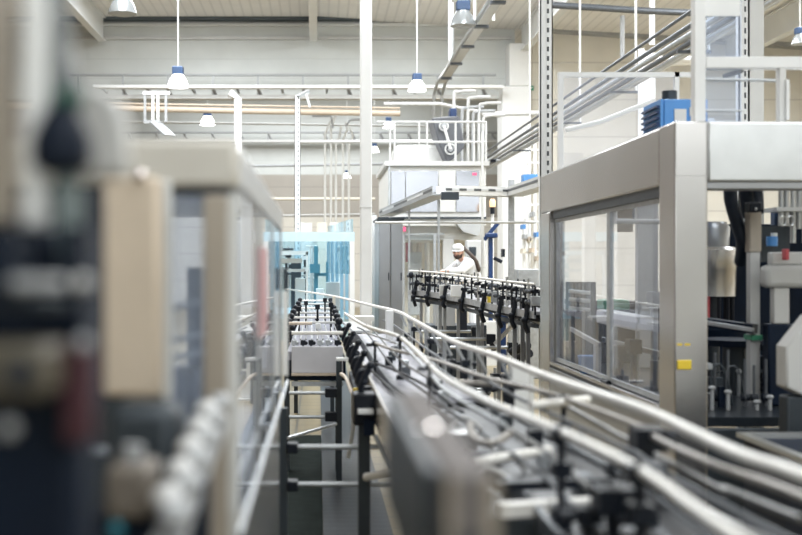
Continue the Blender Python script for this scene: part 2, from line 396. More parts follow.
perforated('perforated_post', 'slotted white post beside the pale pillar behind the upper glass guard', X(744, 9.0), 9.0, .082, 0, roofz(3.44) - .1, .11)
pc = bx(X(750, 9.0), X(764, 9.0), 9.0, 9.2, 0, roofz(3.6) - .02).build('pillar', 'offw'); pc['kind'] = 'structure'; pc.name = 'wall_pillar'

# hanging frame at upper left
t = thing('hanging_rack', 'small white hanging steel frame with a sloping tray at upper left', 'rack', at(157, 122, 27))
for px in (145, 153, 158, 166):
    MB().bar(at(px, 93, 27), at(px, 122, 27), .06, .06).build('upright', 'white' if px in (153, 158) else 'grey', t)
MB().bar(at(143, 93, 27), at(170, 93, 27), .08, .08).build('crossbar', 'white', t)
MB().bar(at(144, 122, 27), at(160, 122, 27), .1, .08).bar(at(156, 123, 27), at(170, 136, 26.6), .35, .05).build('tray', 'grey', t)
# diagonal cable tray near the roof
x0 = X(438, 28)
t = thing('cable_tray', 'grey ladder cable tray running under the roof beside the silver lamp', 'cable tray', (3.05, 23, Z(90, 28)))
zt = Z(86, 28)
pth = [(3.02, 28.2, zt - .75), (3.02, 28.0, zt - .2), (3.04, 27.4, zt), (3.08, 9, zt + .1)]
MB().tube([(p[0] - .10, p[1], p[2]) for p in pth], .04, 6).build('side_rail', 'galv', t)
MB().tube([(p[0] + .10, p[1], p[2]) for p in pth], .04, 6).build('side_rail', 'galv', t)
MB().box(2.97, 3.15, 9, 27.4, zt - .03, zt).build('tray_base', 'grey_l', t)
for i in range(6):
    yy = 17 + i * 1.9
    MB().box(2.93, 3.19, yy, yy + .10, zt - .08, zt - .031).build('support_bracket', 'galv_d', t)
for px, yb in ((452, 62), (463, 45), (474, 46)):
    MB().cyl((3.08 + (px - 463) * .015, {452: 24.6, 463: 21.9, 474: 20.6}[px], zt), (3.08 + (px - 463) * .015, {452: 24.6, 463: 21.9, 474: 20.6}[px], roofz(3.1) - .01), .03, 8).build('hanger_rod', 'offw', t)
# diagonal pipe bundle
for i, (xx, zz, r) in enumerate(((4.0, 4.25, .022), (4.0, 4.10, .030), (4.02, 4.02, .034), (4.05, 3.95, .030), (4.09, 3.90, .026), (4.22, 3.94, .03))):
    pipe('process_pipe', [(xx, 27.0, zz), (xx, 9, zz)], r, ['galv_d', 'galv_d', 'galv', 'galv_d', 'galv', 'steel_l'][i],
         ['topmost and thinnest', 'second from the top', 'third from the top', 'fourth from the top', 'fifth from the top', 'rearmost'][i] + ' of the metal pipes running diagonally at upper right', 'pipe', 'diagonal pipe bundle at upper right')
for i, yy in enumerate((12.2, 15.0, 18.2, 22.5)):
    t = thing('pipe_hanger', ['nearest hanger of the diagonal pipes, at the glass guard', 'second nearest hanger holding the diagonal pipes', 'third hanger along the diagonal pipes', 'farthest hanger of the diagonal pipes near the white wall column'][i], 'pipe hanger', (4.35, yy, 4.05), 'hangers of the diagonal pipes')
    MB().bar((3.93, yy, 3.86), (4.3, yy, 3.86), .05, .03).build('crossbar', 'galv_d', t)
    MB().cyl((4.28, yy, 3.86), (4.28, yy, roofz(4.28) - .01), .016, 8).build('hanger_rod', 'offw', t)
for i, px in enumerate((641, 647, 652.5)):
    Yq = 16.0 + .13 * i
    pipe('drop_pipe', [at(px + 60, 59 + 2 * i, Yq), at(px + 12, 59 + 2 * i, Yq), at(px + 2, 63 + 2 * i, Yq), at(px, 72 + 2 * i, Yq), (X(px, Yq), Yq, .0)], .04, 'white',
         ['left', 'middle', 'right'][i] + ' of three white pipes turning down behind the blue louvred unit', 'pipe', 'white drop pipes', n=4)
pipe('ceiling_conduit', [at(552, 5, 20), at(650, 11, 20), at(720, 14, 20)], .06, 'galv_d', 'dark horizontal conduit at the top right of the hall')
pipe('ceiling_conduit', [at(652, -30, 21), at(652, 45, 21)], .05, 'white', 'white vertical conduit dropping from the roof at upper right')
pipe('ceiling_conduit', [at(622.5, 16, 24), at(622.5, 58, 24)], .05, 'grey', 'short grey rod on the cream wall at upper right')
pipe('ceiling_conduit', [at(451, 3, 27), at(451, 60, 27)], .07, 'grey', 'grey vertical rod left of the silver lamp')
pipe('wall_conduit', [at(482, 114, 24), at(540, 113, 24)], .05, 'grey_l', 'grey pipe on the wall column beside the tall slotted post')
# exit sign (green pictogram) on the cream wall
t = thing('exit_sign', 'tiny green exit sign on the cream wall right of the column', 'sign', at(531, 90, 29.9))
bx(X(528, 29.9), X(534, 29.9), 29.93, 30, Z(90, 29.9), Z(85.5, 29.9)).build('panel', 'green', t)
MB().bar(at(529.5, 87.7, 29.92), at(532.6, 87.7, 29.92), .02, .03).build('arrow', 'white', t)

# white square hall column
Yc = 12.6
t = thing('hall_column', 'tall white square steel column standing behind the main conveyor', 'column', (X(366, Yc), Yc, 0))
bx(X(360.3, Yc), X(372, Yc), Yc, Yc + .14, .02, roofz(.5) - .005).build('shaft', 'white', t, .012)
bx(X(353, Yc), X(374, Yc), Yc - .06, Yc + .2, 0, .02).build('base_plate', 'white', t)
bx(X(360, Yc) - .004, X(372.3, Yc) + .004, Yc - .004, Yc + .144, Z(207.5, Yc), Z(206.8, Yc)).build('joint_strip', 'offw', t)
bx(X(355, 12.2), X(374, 12.2), 12.2, 12.45, Z(321, 12.2), Z(316.5, 12.2)).build('junction_box', 'white').name = 'cable_box'
cb = bpy.data.objects['cable_box']; tag(cb, 'flat white box at the foot of the white hall column', 'box')
tag(bx(X(357, 12.2), X(362, 12.2), 12.25, 12.4, 0, Z(321, 12.2)).build('box_stand', 'slate'), 'dark stand under the flat white box', 'stand')

# ------------------------------------------------------------------ blue glass cabin
YB = 16.6
t = thing('glass_cabin', 'blue tinted glass machine cabin left of the white hall column', 'machine cabin', (0, YB + 2.5, 0))
xl, xr, zt = X(262, YB), X(354.5, YB), Z(232, YB)
bx(xl, xr, YB + .05, YB + 3.2, zt - .06, zt).build('roof', 'cyan', t)
bx(xl, xr, YB - .02, YB + .03, zt - .14, zt).build('front_beam', mat('pale_blue_paint', (.55, .72, .80), .4), t)
bx(xr - .07, xr, YB - .02, YB + .06, 0, zt - .14).build('corner_post', 'white', t)
bx(xl, xl + .07, YB - .02, YB + .06, 0, zt - .14).build('corner_post', 'white', t)
bx(xl, xr, YB + 3.2, YB + 3.24, .2, zt - .06).build('back_pane', 'cyan', t)
for i in range(5):
    f = i / 5; g = (i + 1) / 5
    a = Vector((xr - .03 - .33 * f, YB + .1 + 3.0 * f, 0)); b = Vector((xr - .03 - .33 * g, YB + .1 + 3.0 * g, 0))
    MB().bar((a.x, a.y, .9 + zt / 2 - .1), (b.x, b.y - .06, .9 + zt / 2 - .1), .02, zt - 1.2).build('side_pane', 'cyan', t)
    MB().bar((b.x, b.y, .7), (b.x, b.y, zt - .08), .05, .05).build('pane_frame', mat('blue_frame', (.26, .45, .58), .4), t)
MB().box(xl + .08, xr - .42, YB + .3, YB + 3.0, .72, .797).build('work_table', mat('blue_steel', (.34, .52, .62), .4, .1), t)
# machinery in the cabin
t = thing('cabin_gantry', 'white gantry frame inside the blue glass cabin', 'gantry', (X(294, 17), 17, .8))
Yg = 17.2
for px in (266, 307): bx(X(px - 1, Yg), X(px + 1, Yg), Yg, Yg + .08, .8, Z(252, Yg)).build('upright', 'white', t)
bx(X(265, Yg), X(308, Yg), Yg, Yg + .1, Z(255, Yg), Z(251, Yg)).build('crossbeam', 'white', t)
bx(X(268, Yg), X(302, Yg), Yg + .15, Yg + .4, Z(263, Yg), Z(258.5, Yg)).build('carriage', 'offw', t)
bx(X(280, Yg), X(305, Yg), Yg + .1, Yg + .2, Z(272, Yg), Z(269, Yg)).build('lower_beam', 'grey_l', t)
t = thing('cabin_robot', 'dark teal handling unit in the middle of the blue glass cabin', 'robot arm', (X(318, 19), 19, .8))
Yr = 19
teal = mat('teal_metal', (.10, .28, .36), .45, .3)
bx(X(314, Yr), X(318, Yr), Yr, Yr + .15, .8, Z(246, Yr)).build('mast', teal, t)
bx(X(316, Yr), X(326, Yr), Yr + .02, Yr + .12, Z(276, Yr), Z(273, Yr)).build('arm', teal, t)
bx(X(310, Yr), X(320, Yr), Yr - .1, Yr, Z(273, Yr), Z(264, Yr)).build('gripper', teal, t)
bx(X(326, Yr), X(328, Yr), Yr, Yr + .1, .8, Z(262, Yr)).build('side_mast', teal, t)
random.seed(3)
t = thing('cabin_pipework', 'fine pale pipes and blocks at the back of the blue glass cabin', 'pipework', (-.2, 19.5, .8))
for i in range(26):
    px = random.uniform(277, 316); py = random.uniform(245, 278); Yk = random.uniform(19.3, 19.7)
    if i % 3 == 0: MB().cyl((X(px, Yk), Yk, .8), at(px, py, Yk), .02, 8).build('upright', random.choice(('white', 'grey_l', 'slate')), t)
    elif i % 3 == 1: MB().cyl(at(px - 5, py, Yk), at(px + 6, py, Yk), .018, 8).build('rod', random.choice(('white', 'grey_l', 'slate')), t)
    else: bx(X(px - 3, Yk), X(px + 3, Yk), Yk, Yk + .06, Z(py + 4, Yk), Z(py, Yk)).build('block', random.choice(('white', 'offw', 'slate', 'grey')), t)
for i, (px, py, ww, hh, mm, lb) in enumerate(((300, 281, 10, 6, 'offw', 'white box unit on the left of the cabin table'), (320, 291, 8, 5, 'white', 'small white tray at the front of the cabin table'),
        (333, 286, 14, 8, 'grey_l', 'blue sloping cover inside the glass cabin'), (345, 280, 9, 12, 'offw', 'pale block beside the folded cabin panes'), (296, 265, 10, 5, 'slate', 'dark block under the white gantry'))):
    Yk = 17.6 + i * .25
    o = bx(X(px - ww / 2, Yk), X(px + ww / 2, Yk), Yk, Yk + .2, .8, max(Z(py - hh / 2, Yk), .86)).build('machine_block', mm, None, .01)
    tag(o, lb, 'machine block')
# low wall of boxes behind the cabin
for i, (px, ww, mm, lb) in enumerate(((306, 12, 'offw', 'left pale carton stack visible over the blue cabin'), (322, 10, 'cream', 'middle cream carton stack visible over the blue cabin'), (337, 14, 'white', 'right white carton stack visible over the blue cabin'))):
    Yk = 27
    o = MB()
    for k in range(4): o.box(X(px - ww / 2, Yk), X(px + ww / 2, Yk), Yk, Yk + .4, k * .65, k * .65 + .64)
    tag(o.build('carton_stack', mm), lb, 'cartons', 'carton stacks over the blue cabin')

# ------------------------------------------------------------------ white filling room (centre)
YW = 20
t = thing('white_machine', 'large white machine housing with mirror doors in the centre', 'machine', (2.1, 21.5, 0))
xa, xb, za, zb = X(388, YW), X(486, YW), Z(226, YW), Z(166, YW)
bx(xa, xb, YW, YW + 3, za, zb).build('upper_housing', 'offw', t, .01)
bx(xa - .06, xb + .05, YW - .08, YW + 3, zb, zb + .08).build('roof_edge', 'grey_l', t)
def mdoor(x0, x1, y0, y1, name='mirror_door', m='mirw', par=None):
    f = bx(X(x0, YW), X(x1, YW), YW - .035, YW - .01, Z(y1, YW), Z(y0, YW)).build(name, m, par or t, .004); return f
for a, b in ((391, 405), (405.6, 438), (456, 479)):
    mdoor(a, b, 171, 212)
mdoor(439, 455, 171, 212, 'white_door', 'offw')
bx(X(388.5, YW), X(390, YW), YW - .06, YW, za + .05, zb).build('corner_strip', 'galv', t)
bx(X(375, YW), xb, YW + .2, YW + 3, 2.0, za).build('lintel_panel', 'offw', t)
bx(X(378, YW), xb, YW - .05, YW + .1, Z(219, YW), Z(217, YW)).build('dark_trim', 'slate', t)
bx(xa + .5, xb, YW + 2.6, YW + 3, 0, 2.0).build('back_wall', 'cream', t)
bx(X(444, YW), X(455, YW), YW + .15, YW + .4, 0, 2.0).build('door_jamb', 'grey_l', t)
bx(X(484, YW), X(489, YW), YW + .15, YW + .4, 0, 2.0).build('door_jamb', 'offw', t)
d = bx(X(403, YW), X(445, YW), YW + .1, YW + .14, Z(234.5, YW), Z(233, YW)).box(X(403, YW), X(405, YW), YW + .1, YW + .14, 0, Z(234.5, YW)).box(X(434, YW), X(437, YW), YW + .1, YW + .14, 0, Z(234.5, YW)).build('door_frame', 'galv', t)
bx(X(405, YW), X(434, YW), YW + .11, YW + .125, .2, Z(234.5, YW)).build('door_pane', 'clear', d)
MB().prism([(X(455, YW), Z(224, YW)), (X(484, YW), Z(224, YW)), (X(476, YW), Z(236, YW)), (X(462, YW), Z(232, YW))], 'y', YW - .2, YW + .15).build('chute', 'steel_l', t)
tag(bx(X(472, YW), X(476.5, YW), YW - .045, YW - .036, Z(175.5, YW), Z(173, YW)).build('warning_sticker', 'pink'), 'pink sticker on the upper mirror door of the white machine', 'sticker', 'pink warning stickers')
tag(bx(X(402, 20.0), X(406, 20.0), 20.0, 20.03, Z(231.5, 20.0), Z(226.6, 20.0)).build('warning_sticker', 'pink'), 'pink sticker at the corner of the steel door frame', 'sticker', 'pink warning stickers')
# things inside the white machine seen through the door
for i, (px, mm, lb) in enumerate(((408, 'red', 'thin red pipe inside the glazed door'), (413, 'cream', 'cream pipe inside the glazed door'), (419, 'copper', 'beige pipe inside the glazed door'), (427, 'white', 'white pipe inside the glazed door'))):
    pipe('machine_pipe', [(X(px, 21.5), 21.5, (Z(262, 21.5) if i == 0 else 0)), (X(px, 21.5), 21.5, 1.98)], .05, mm, lb)
for i, px in enumerate((460, 464, 468, 472.5)):
    pipe('machine_pipe', [(X(px, 21.6), 21.6, 0), (X(px, 21.6), 21.6, 1.98)], .032, ['copper', 'cream', 'cream', 'copper'][i], ['first', 'second', 'third', 'fourth'][i] + ' from the left of the beige pipes behind the worker', 'pipe', 'beige pipes behind the worker')
tag(bx(X(409, 20.9), X(422, 20.9), 20.9, 21.2, .6, Z(252, 20.9)).build('valve_block', 'grey_l', None, .02), 'grey valve block inside the glazed door', 'valve block')
# roof guard rail of the white machine
t = thing('roof_guard_rail', 'white guard rail on the roof of the central white machine', 'guard rail', (2.1, 20.3, zb + .08))
for py in (122, 142): MB().cyl(at(377, py, 20.1), at(487, py, 20.1), .02).build('rail', 'grey_l', t)
for px in (390, 394.5, 419, 427, 455.5, 474, 486): MB().cyl((X(px, 20.1), 20.1, zb + .08), at(px, 121, 20.1), .02).build('post', 'grey_l', t)
# roof hopper and fan
t = thing('roof_fan_unit', 'dark grey tilted fan unit with round wheels on top of the white machine', 'fan', at(447, 160, 21))
MB().prism([(X(431, 21), Z(119, 21)), (X(458, 21), Z(117, 21)), (X(464, 21), Z(148, 21)), (X(452, 21), Z(160, 21)), (X(446, 21), Z(163.5, 21)), (X(438, 21), Z(146, 21))], 'y', 20.8, 21.6).build('casing', mat('fan_grey', (.09, .094, .105), .5), t, .03)
for px, py, r in ((444, 126, 4.2), (450.5, 149, 5)):
    rr = r * 20.7 / F
    MB().tube([Vector((X(px, 20.7) + rr * math.cos(a), 20.72, Z(py, 20.7) + rr * math.sin(a))) for a in [i * math.pi / 8 for i in range(17)]], .018, 6).build('wheel', 'grey_l', t)
    MB().cyl((X(px, 20.7), 20.66, Z(py, 20.7)), (X(px, 20.7), 20.82, Z(py, 20.7)), .05).build('hub', 'grey', t)
MB().cyl(at(444, 126, 20.65), at(450.5, 149, 20.65), .025).build('link_bar', 'offw', t)
bx(X(450, 20.9), X(457, 20.9), 20.9, 21.2, Z(117, 20.9), Z(108, 20.9)).build('motor', 'blue', t, .02)
tag(bx(X(396, 21.2), X(452, 21.2), 21.3, 22.6, zb + .08, Z(144, 21.2)).build('roof_duct', 'offw', None, .06), 'white box duct lying on the roof of the white machine', 'duct')
tag(bx(X(476, 20), X(482.5, 20), 20.0, 20.4, zb + .08, Z(163.2, 20)).build('roof_box', 'slate'), 'flat dark box at the roof edge of the white machine', 'box')
# pipes on the machine roof
for i, (px, top, mm) in enumerate(((454, 92, 'white'), (462, 108, 'grey_l'), (468, 98, 'white'), (473, 112, 'grey_l'), (479, 104, 'white'), (483, 116, 'copper'))):
    pipe('roof_pipe', [(X(px, 22), 22, zb + .08), at(px, top + 8, 22), at(px + 4, top, 22), at(px + 22, top - 1, 22)], .032, {'white': 'grey_l', 'grey_l': 'grey', 'copper': 'grey_l'}[mm],
         ['first', 'second', 'third', 'fourth', 'fifth', 'sixth'][i] + ' from the left of the bent pipes rising from the white machine roof', 'pipe', 'bent pipes on the white machine roof', n=3)
pipe('roof_pipe', [at(384, 104, 25), at(440, 104, 25), at(500, 116, 25)], .04, 'grey_l', 'thin horizontal grey pipe above the white machine roof')
pipe('roof_pipe', [at(300, 142, 25), at(440, 141, 25)], .035, 'grey_l', 'thin horizontal pipe behind the guard rail, lower one')
# left steel cabinet
YK = 17.4
t = thing('steel_cabinet', 'tall grey steel cabinet right of the white hall column', 'cabinet', (X(390, YK), YK + .4, 0))
bx(X(378.5, YK), X(403, YK), YK, YK + 1.2, 0, Z(220, YK)).build('body', 'grey', t, .01)
for a, b in ((379.5, 390), (391, 402.5)):
    dd = bx(X(a, YK), X(b, YK), YK - .03, YK, .12, Z(222, YK)).build('door', 'steel_d', t, .005)
    MB().box(X(b - 2, YK), X(b - 1, YK), YK - .05, YK - .03, 1.3, 1.42).build('handle', 'black', dd)
bx(X(377, YK), X(404, YK), YK - .05, YK + 1.25, Z(220, YK), Z(218, YK)).build('top_plate', 'slate', t)
tag(bx(X(372.5, 18.8), X(376.5, 18.8), 18.8, 19, 0, Z(215, 18.8)).build('white_upright', 'white'), 'slim white upright between the hall column and the grey cabinet', 'post')
# cable tray with posts
t = thing('cable_bridge', 'white perforated cable bridge crossing in front of the white machine', 'cable tray', (2, 14.5, 0))
pts = [at(386, 216, 19.5), at(441, 194.5, 14.2), at(514, 196, 14.7), at(548, 186, 12.6)]
for i in range(3):
    p, q = pts[i], pts[i + 1]
    b = MB().bar(p, q, .22, .02); b.build('tray_floor', 'galv', t)
    dv = (q - p).normalized(); nn = Vector((dv.y, -dv.x, 0)).normalized() * .11
    for s in (-1, 1):
        MB().bar(p + nn * s + Vector((0, 0, .05)), q + nn * s + Vector((0, 0, .05)), .012, .12).build('side_wall', ['galv', 'white', 'grey_l'][i], t)
    MB().bar(p + nn * 1.07 + Vector((0, 0, .06)), q + nn * 1.07 + Vector((0, 0, .06)), .006, .03).build('slotted_strip', 'slots_y', t)
bx(X(440, 14.2), X(457, 14.2), 14.0, 14.1, Z(200.5, 14.2), Z(193, 14.2)).build('splice_plate', 'slate', t)
for px, Yp, top, w_ in ((440, 14.2, 199, 2.6), (410, 17, 210, 2), (513.5, 14.6, 179, 5.5), (484, 15, 130, 2.2)):
    bx(X(px - w_ / 2, Yp), X(px + w_ / 2, Yp), Yp + .13, Yp + .13 + w_ * Yp / F, 0, Z(top, Yp)).build('post', 'galv' if px != 484 else 'offw', t)
MB().cyl(at(375, 222.5, 14.4), at(536, 222.5, 14.4), .016).build('guard_wire', 'grey_l', t)
# control cabinet, beacon, blue column
t = thing('control_box', 'white control box behind the worker beside the blue column', 'control box', (X(475, 19), 19, 0))
bx(X(467, 19), X(485, 19), 19, 19.3, Z(268, 19), Z(240, 19)).build('box', 'grey_l', t, .02)
bx(X(474, 19), X(478, 19), 19.1, 19.2, 0, Z(268, 19)).build('stand', 'grey', t)
bx(X(469, 19), X(476, 19), 18.98, 19, Z(256, 19), Z(247, 19)).build('display', 'slate', t)
t = thing('blue_column_crane', 'dark blue column with a tilted arm right of the worker', 'crane', (X(491, 18), 18, 0))
bx(X(489, 18), X(493, 18), 18, 18.08, 0, Z(237, 18)).build('column', 'blue', t)
MB().bar(at(484, 240, 18), at(498, 223, 18), .05, .06).build('arm', 'blue', t)
bx(X(486, 18), X(497, 18), 17.9, 18.15, Z(238, 18), Z(233, 18)).build('head', 'blue', t, .02)
MB().cyl(at(494, 258, 18), at(502, 262, 18), .03).build('bracket', 'black', t)
bx(X(502, 18), X(504.5, 18), 17.95, 18.1, Z(257, 18), Z(249, 18)).build('handset', 'black', t)
t = thing('beacon_lamp', 'small amber beacon lamp on a stalk above the blue column', 'beacon', at(492, 218, 19.2))
MB().lathe([(.05, 0), (.055, .1), (.03, .14)], at(492.5, 207, 19.2), 14).build('lens', 'amber', t)
MB().cyl(at(492.5, 214, 19.2), at(492.5, 207, 19.2), .04).build('socket', 'black', t)
MB().cyl((X(492.5, 19.2), 19.25, 0), at(492.5, 212, 19.25), .025).build('stalk', 'white', t)
# dark lamp in gap
t = thing('security_camera', 'tiny dark camera on the column above the beacon lamp', 'camera', at(493, 161, 24))
bx(X(491, 24), X(496, 24), 24, 24.15, Z(162, 24), Z(159, 24)).build('camera_body', 'black', t, .01)
MB().cyl(at(496, 160.5, 24.1), at(500, 160.5, 24.1), .03).build('mount_arm', 'grey', t)
# pipe rack right of the column
t = thing('pipe_rack', 'white rack of thin pipes and cables right of the wall column', 'rack', (X(533, 25), 25, 0))
for px in (524, 529.5, 535, 540): MB().cyl((X(px, 25), 25, 0), (X(px, 25), 25, Z(128, 25)), .035).build('upright', 'white', t)
for py in (150, 163, 205, 222, 238, 252): MB().cyl(at(522, py, 25), at(545, py, 25), .028).build('rung', 'white', t)
tag(bx(X(523.5, 23), X(538, 23), 23, 23.3, Z(190, 23), Z(174, 23)).build('wall_unit', 'blue_l', None, .02), 'bright blue box hung on the white pipe rack', 'box')
random.seed(11)
for i in range(9):
    px = random.uniform(523, 539); py = random.uniform(212, 260)
    bx(X(px - 1.4, 24.6), X(px + 1.4, 24.6), 24.6, 24.96, Z(py + 2.2, 24.6), Z(py - 2.2, 24.6)).build('fitting', ['copper', 'blue_l', 'cream', 'grey'][i % 4], t)
tag(bx(X(518, 15), X(546, 15), 15, 15.5, 0, Z(269, 15)).build('steel_bin', 'galv', None, .01), 'grey steel box standing behind the middle conveyor near the right machine', 'box')
# ================================================================== RIGHT MACHINE
YF, YR, XS = 5.5, 8.83, 1.76
XE = 4.2
t = thing('machine_enclosure', 'large stainless steel machine enclosure with sliding glass on the right', 'machine', (2.5, 7, 0))
zt, zh = Z(121, YF), Z(182, YF)
bx(1.925, XE, YF, YF + .06, zh, zt).build('front_header', 'steel_l', t, .012)
bx(1.925, XE, YF + .01, YF + .2, zh - .03, zh - .001).build('header_return', 'grey', t)
bx(XS, XS + .06, YF + .25, YR, zh, zt).build('side_header', 'steel', t, .012)
bx(XS + .002, XE, YF + .06, YR, zt - .03, zt - .002).build('roof', 'roofp', t)
bx(XS + .02, XS + .1, YF + .25, YR - .4, zh - .055, zh).build('seal_strip', 'slate', t)
bx(XS, 1.925, YF, YF + .25, 0, zt).build('corner_post', 'steel', t, .008)
bx(XS, XS + .12, YR - .35, YR, 0, zh).build('rear_post', 'steel', t, .008)
bx(XS, XS + .08, YF + .25, YR - .35, .12, .74).build('side_base', 'steel_d', t, .006)
bx(1.925, XE, YF + .02, YF + .08, .12, .70).build('front_base', 'slate', t, .006)
bx(XS + .17, XE, YF + .09, YR, .70, .7485).box(XS + .08, XS + .17, YF + .26, YR - .36, .70, .7485).build('deck', mat('dark_deck', (.022, .028, .036), .3, .3), t)
bx(XS + .2, XE, YR - .08, YR, .7485, 1.24).build('rear_base', 'navy', t)
bx(XE - .12, XE, YR - .12, YR, 0, zt - .03).build('rear_post', 'steel', t)
for a, b in ((YF + .26, 6.93), (6.93, YR - .36)):
    f = MB()
    f.box(XS + .045, XS + .065, a, b, .79, .82).box(XS + .045, XS + .065, a, b, zh - .08, zh - .055)
    f.box(XS + .045, XS + .07, a, a + .035, .82, zh - .08).box(XS + .045, XS + .07, b - .04, b, .82, zh - .08)
    wf = f.build('window_frame', 'galv', t)
    bx(XS + .052, XS + .058, a + .03, b - .03, .82, zh - .08).build('window_pane', 'hazy', wf)
bx(XS + .01, XS + .08, YF + .25, YR - .35, .74, .765).build('sill_rail', 'slate', t)
bx(XS, XS + .03, YF + .25, YR - .35, .765, .785).build('sill_rail', 'steel', t)
MB().cyl((XS + .03, 6.86, .785), (XS + .03, 7.0, .785), .018).build('sill_latch', 'black', t)
bx(X(677, YF), X(691, YF), YF - .012, YF, Z(369.5, YF), Z(360, YF)).build('interlock_switch', 'yellow', t, .004)
MB().box(X(677, YF), X(682, YF), YF - .004, YF, Z(345.5, YF), Z(343.5, YF)).box(X(684.5, YF), X(690, YF), YF - .004, YF, Z(345.5, YF), Z(343.5, YF)).build('warning_strip', 'yellow', t)
for x in (XS + .06, XE - .06):
    for y in (YF + .12, YR - .12): MB().cyl((x, y, 0), (x, y, .12), .03).build('foot', 'slate', t)
bx(X(675.5, YF), X(708, YF), YF - .002, YF, Z(176, YF), Z(175.4, YF)).build('joint_line', 'grey_l', t)

# things in the enclosure -------------------------------------------------
t = thing('filling_carousel', 'stainless bowl carousel behind the corner post of the right machine', 'carousel', (2.62, 7.4, .75))
cc = (X(712, 7.4), 7.4, 0)
MB().lathe([(.15, Z(296, 7.4)), (.155, Z(270, 7.4)), (.158, Z(269, 7.4)), (.158, Z(250, 7.4)), (.14, Z(247, 7.4))], cc, 36).build('bowl', 'steel', t)
MB().lathe([(.11, Z(247, 7.4)), (.115, Z(228, 7.4)), (.09, Z(222, 7.4))], cc, 30).build('upper_drum', 'steel_d', t)
MB().lathe([(.05, .75), (.05, Z(296, 7.4))], cc, 20).build('shaft', 'slate', t)
MB().lathe([(.24, Z(335, 7.4)), (.25, Z(328, 7.4)), (.24, Z(325, 7.4))], cc, 36).build('turntable', 'navy', t)
for k in range(12):
    a = k * math.pi / 6; p = Vector((cc[0] + .13 * math.cos(a), cc[1] + .13 * math.sin(a), 0))
    MB().cyl(p + Vector((0, 0, Z(325, 7.4))), p + Vector((0, 0, Z(296, 7.4))), .012, 8).build('filling_valve', 'red' if k == 8 else 'black', t)
def hose(pts, r, lb):
    o = tag(MB().tube(pts, r, 12, 6).build('corrugated_hose', 'rubber'), lb, 'hose', 'black hoses in the right machine'); return o
hose([at(730.5, 180, 6.3), at(731, 200, 6.3), at(737, 222, 6.3), at(743, 243, 6.3), at(741, 262, 6.4)], .038, 'long curved black hose hanging left in the right machine')
hose([at(747, 180, 6.5), at(747, 200, 6.5), at(749, 218, 6.5)], .042, 'short thick black hose ending beside the grey post')
hose([at(756, 180, 6.4), at(758, 195, 6.4), at(759, 212, 6.35)], .028, 'thin black hose entering the black box on the grey post')
t = thing('support_column', 'grey square post with a black box on top inside the right machine', 'post', (X(756, 6.2), 6.2, .75))
bx(X(750.5, 6.2), X(760, 6.2), 6.2, 6.26, .75, Z(252, 6.2)).build('lower_post', 'grey_l', t)
bx(X(749.5, 6.2), X(761, 6.2), 6.19, 6.27, Z(252, 6.2), Z(212, 6.2)).build('upper_post', 'taupe', t, .004)
bx(X(750, 6.1), X(762, 6.1), 6.1, 6.18, Z(212, 6.1), Z(202, 6.1)).build('clamp_box', 'black', t, .006)
MB().ball(at(756, 209, 6.09), .008).build('screw', 'steel_l', t)
bx(X(749.5, 6.2), X(760.5, 6.2), 6.17, 6.28, Z(340, 6.2), Z(335, 6.2)).build('collar', 'green', t)
t = thing('gearbox_housing', 'light grey rounded housing on a leg in the right machine', 'housing', (X(782, 6.1), 6.1, .75))
bx(X(766, 6.0), X(815, 6.0), 6.0, 6.11, Z(288, 6.0), Z(265, 6.0)).build('housing', 'grey_l', t, .03)
bx(X(774, 6.03), X(790, 6.03), 6.03, 6.09, Z(324, 6.03), Z(288, 6.0)).build('leg', 'grey_l', t, .008)
bx(X(768, 6.03), X(796, 6.03), 6.02, 6.11, .751, Z(324, 6.03)).build('foot', 'navy', t, .01)
bx(X(772, 6.03), X(812, 6.03), 6.03, 6.10, Z(265, 6.0), Z(252, 6.03)).build('cover_plate', 'grey_l', t, .01)
t = thing('valve_cluster', 'cluster of vertical steel cylinders at the upper right of the machine', 'valves', (X(792, 6.6), 6.6, 1.6))
for i, px in enumerate((781, 786.5, 793, 799, 805)):
    MB().cyl(at(px, 183, 6.6), at(px, 243 - (i % 2) * 14, 6.6), .016, 10).build('cylinder', 'steel_l', t)
bx(X(777, 6.5), X(812, 6.5), 6.5, 6.7, Z(211, 6.5), Z(207, 6.5)).build('manifold', 'white', t)
bx(X(776, 6.7), X(800, 6.7), 6.72, 6.78, Z(225, 6.7), Z(208, 6.7)).build('back_plate', 'blue_d', t)
for px in (783, 791):
    c0 = at(px, 221, 6.45); MB().tube([c0 + Vector((.022 * math.cos(a), 0, .028 * math.sin(a))) for a in [i * math.pi / 6 for i in range(13)]], .006, 6).build('hose_loop', 'steel_l', t)
t = thing('lubricator_cup', 'small blue and white cup on a dark plate in the right machine', 'cup', at(772, 246, 6.4))
MB().lathe([(.03, 0), (.032, .04), (.03, .055)], at(772, 246, 6.4), 16).build('cup', 'blue_l', t)
MB().lathe([(.018, .055), (.018, .075)], at(774, 246, 6.4), 14).build('cap', 'white', t)
bx(X(762, 6.5), X(790, 6.5), 6.5, 6.54, Z(262, 6.5), Z(226, 6.5)).build('mount_plate', 'slate', t)
tag(bx(X(784, 5.97), X(788, 5.97), 5.95, 6.0, Z(260, 5.97), Z(249, 5.97)).build('indicator', 'red', None, .005), 'small red indicator on top of the light grey housing', 'indicator')
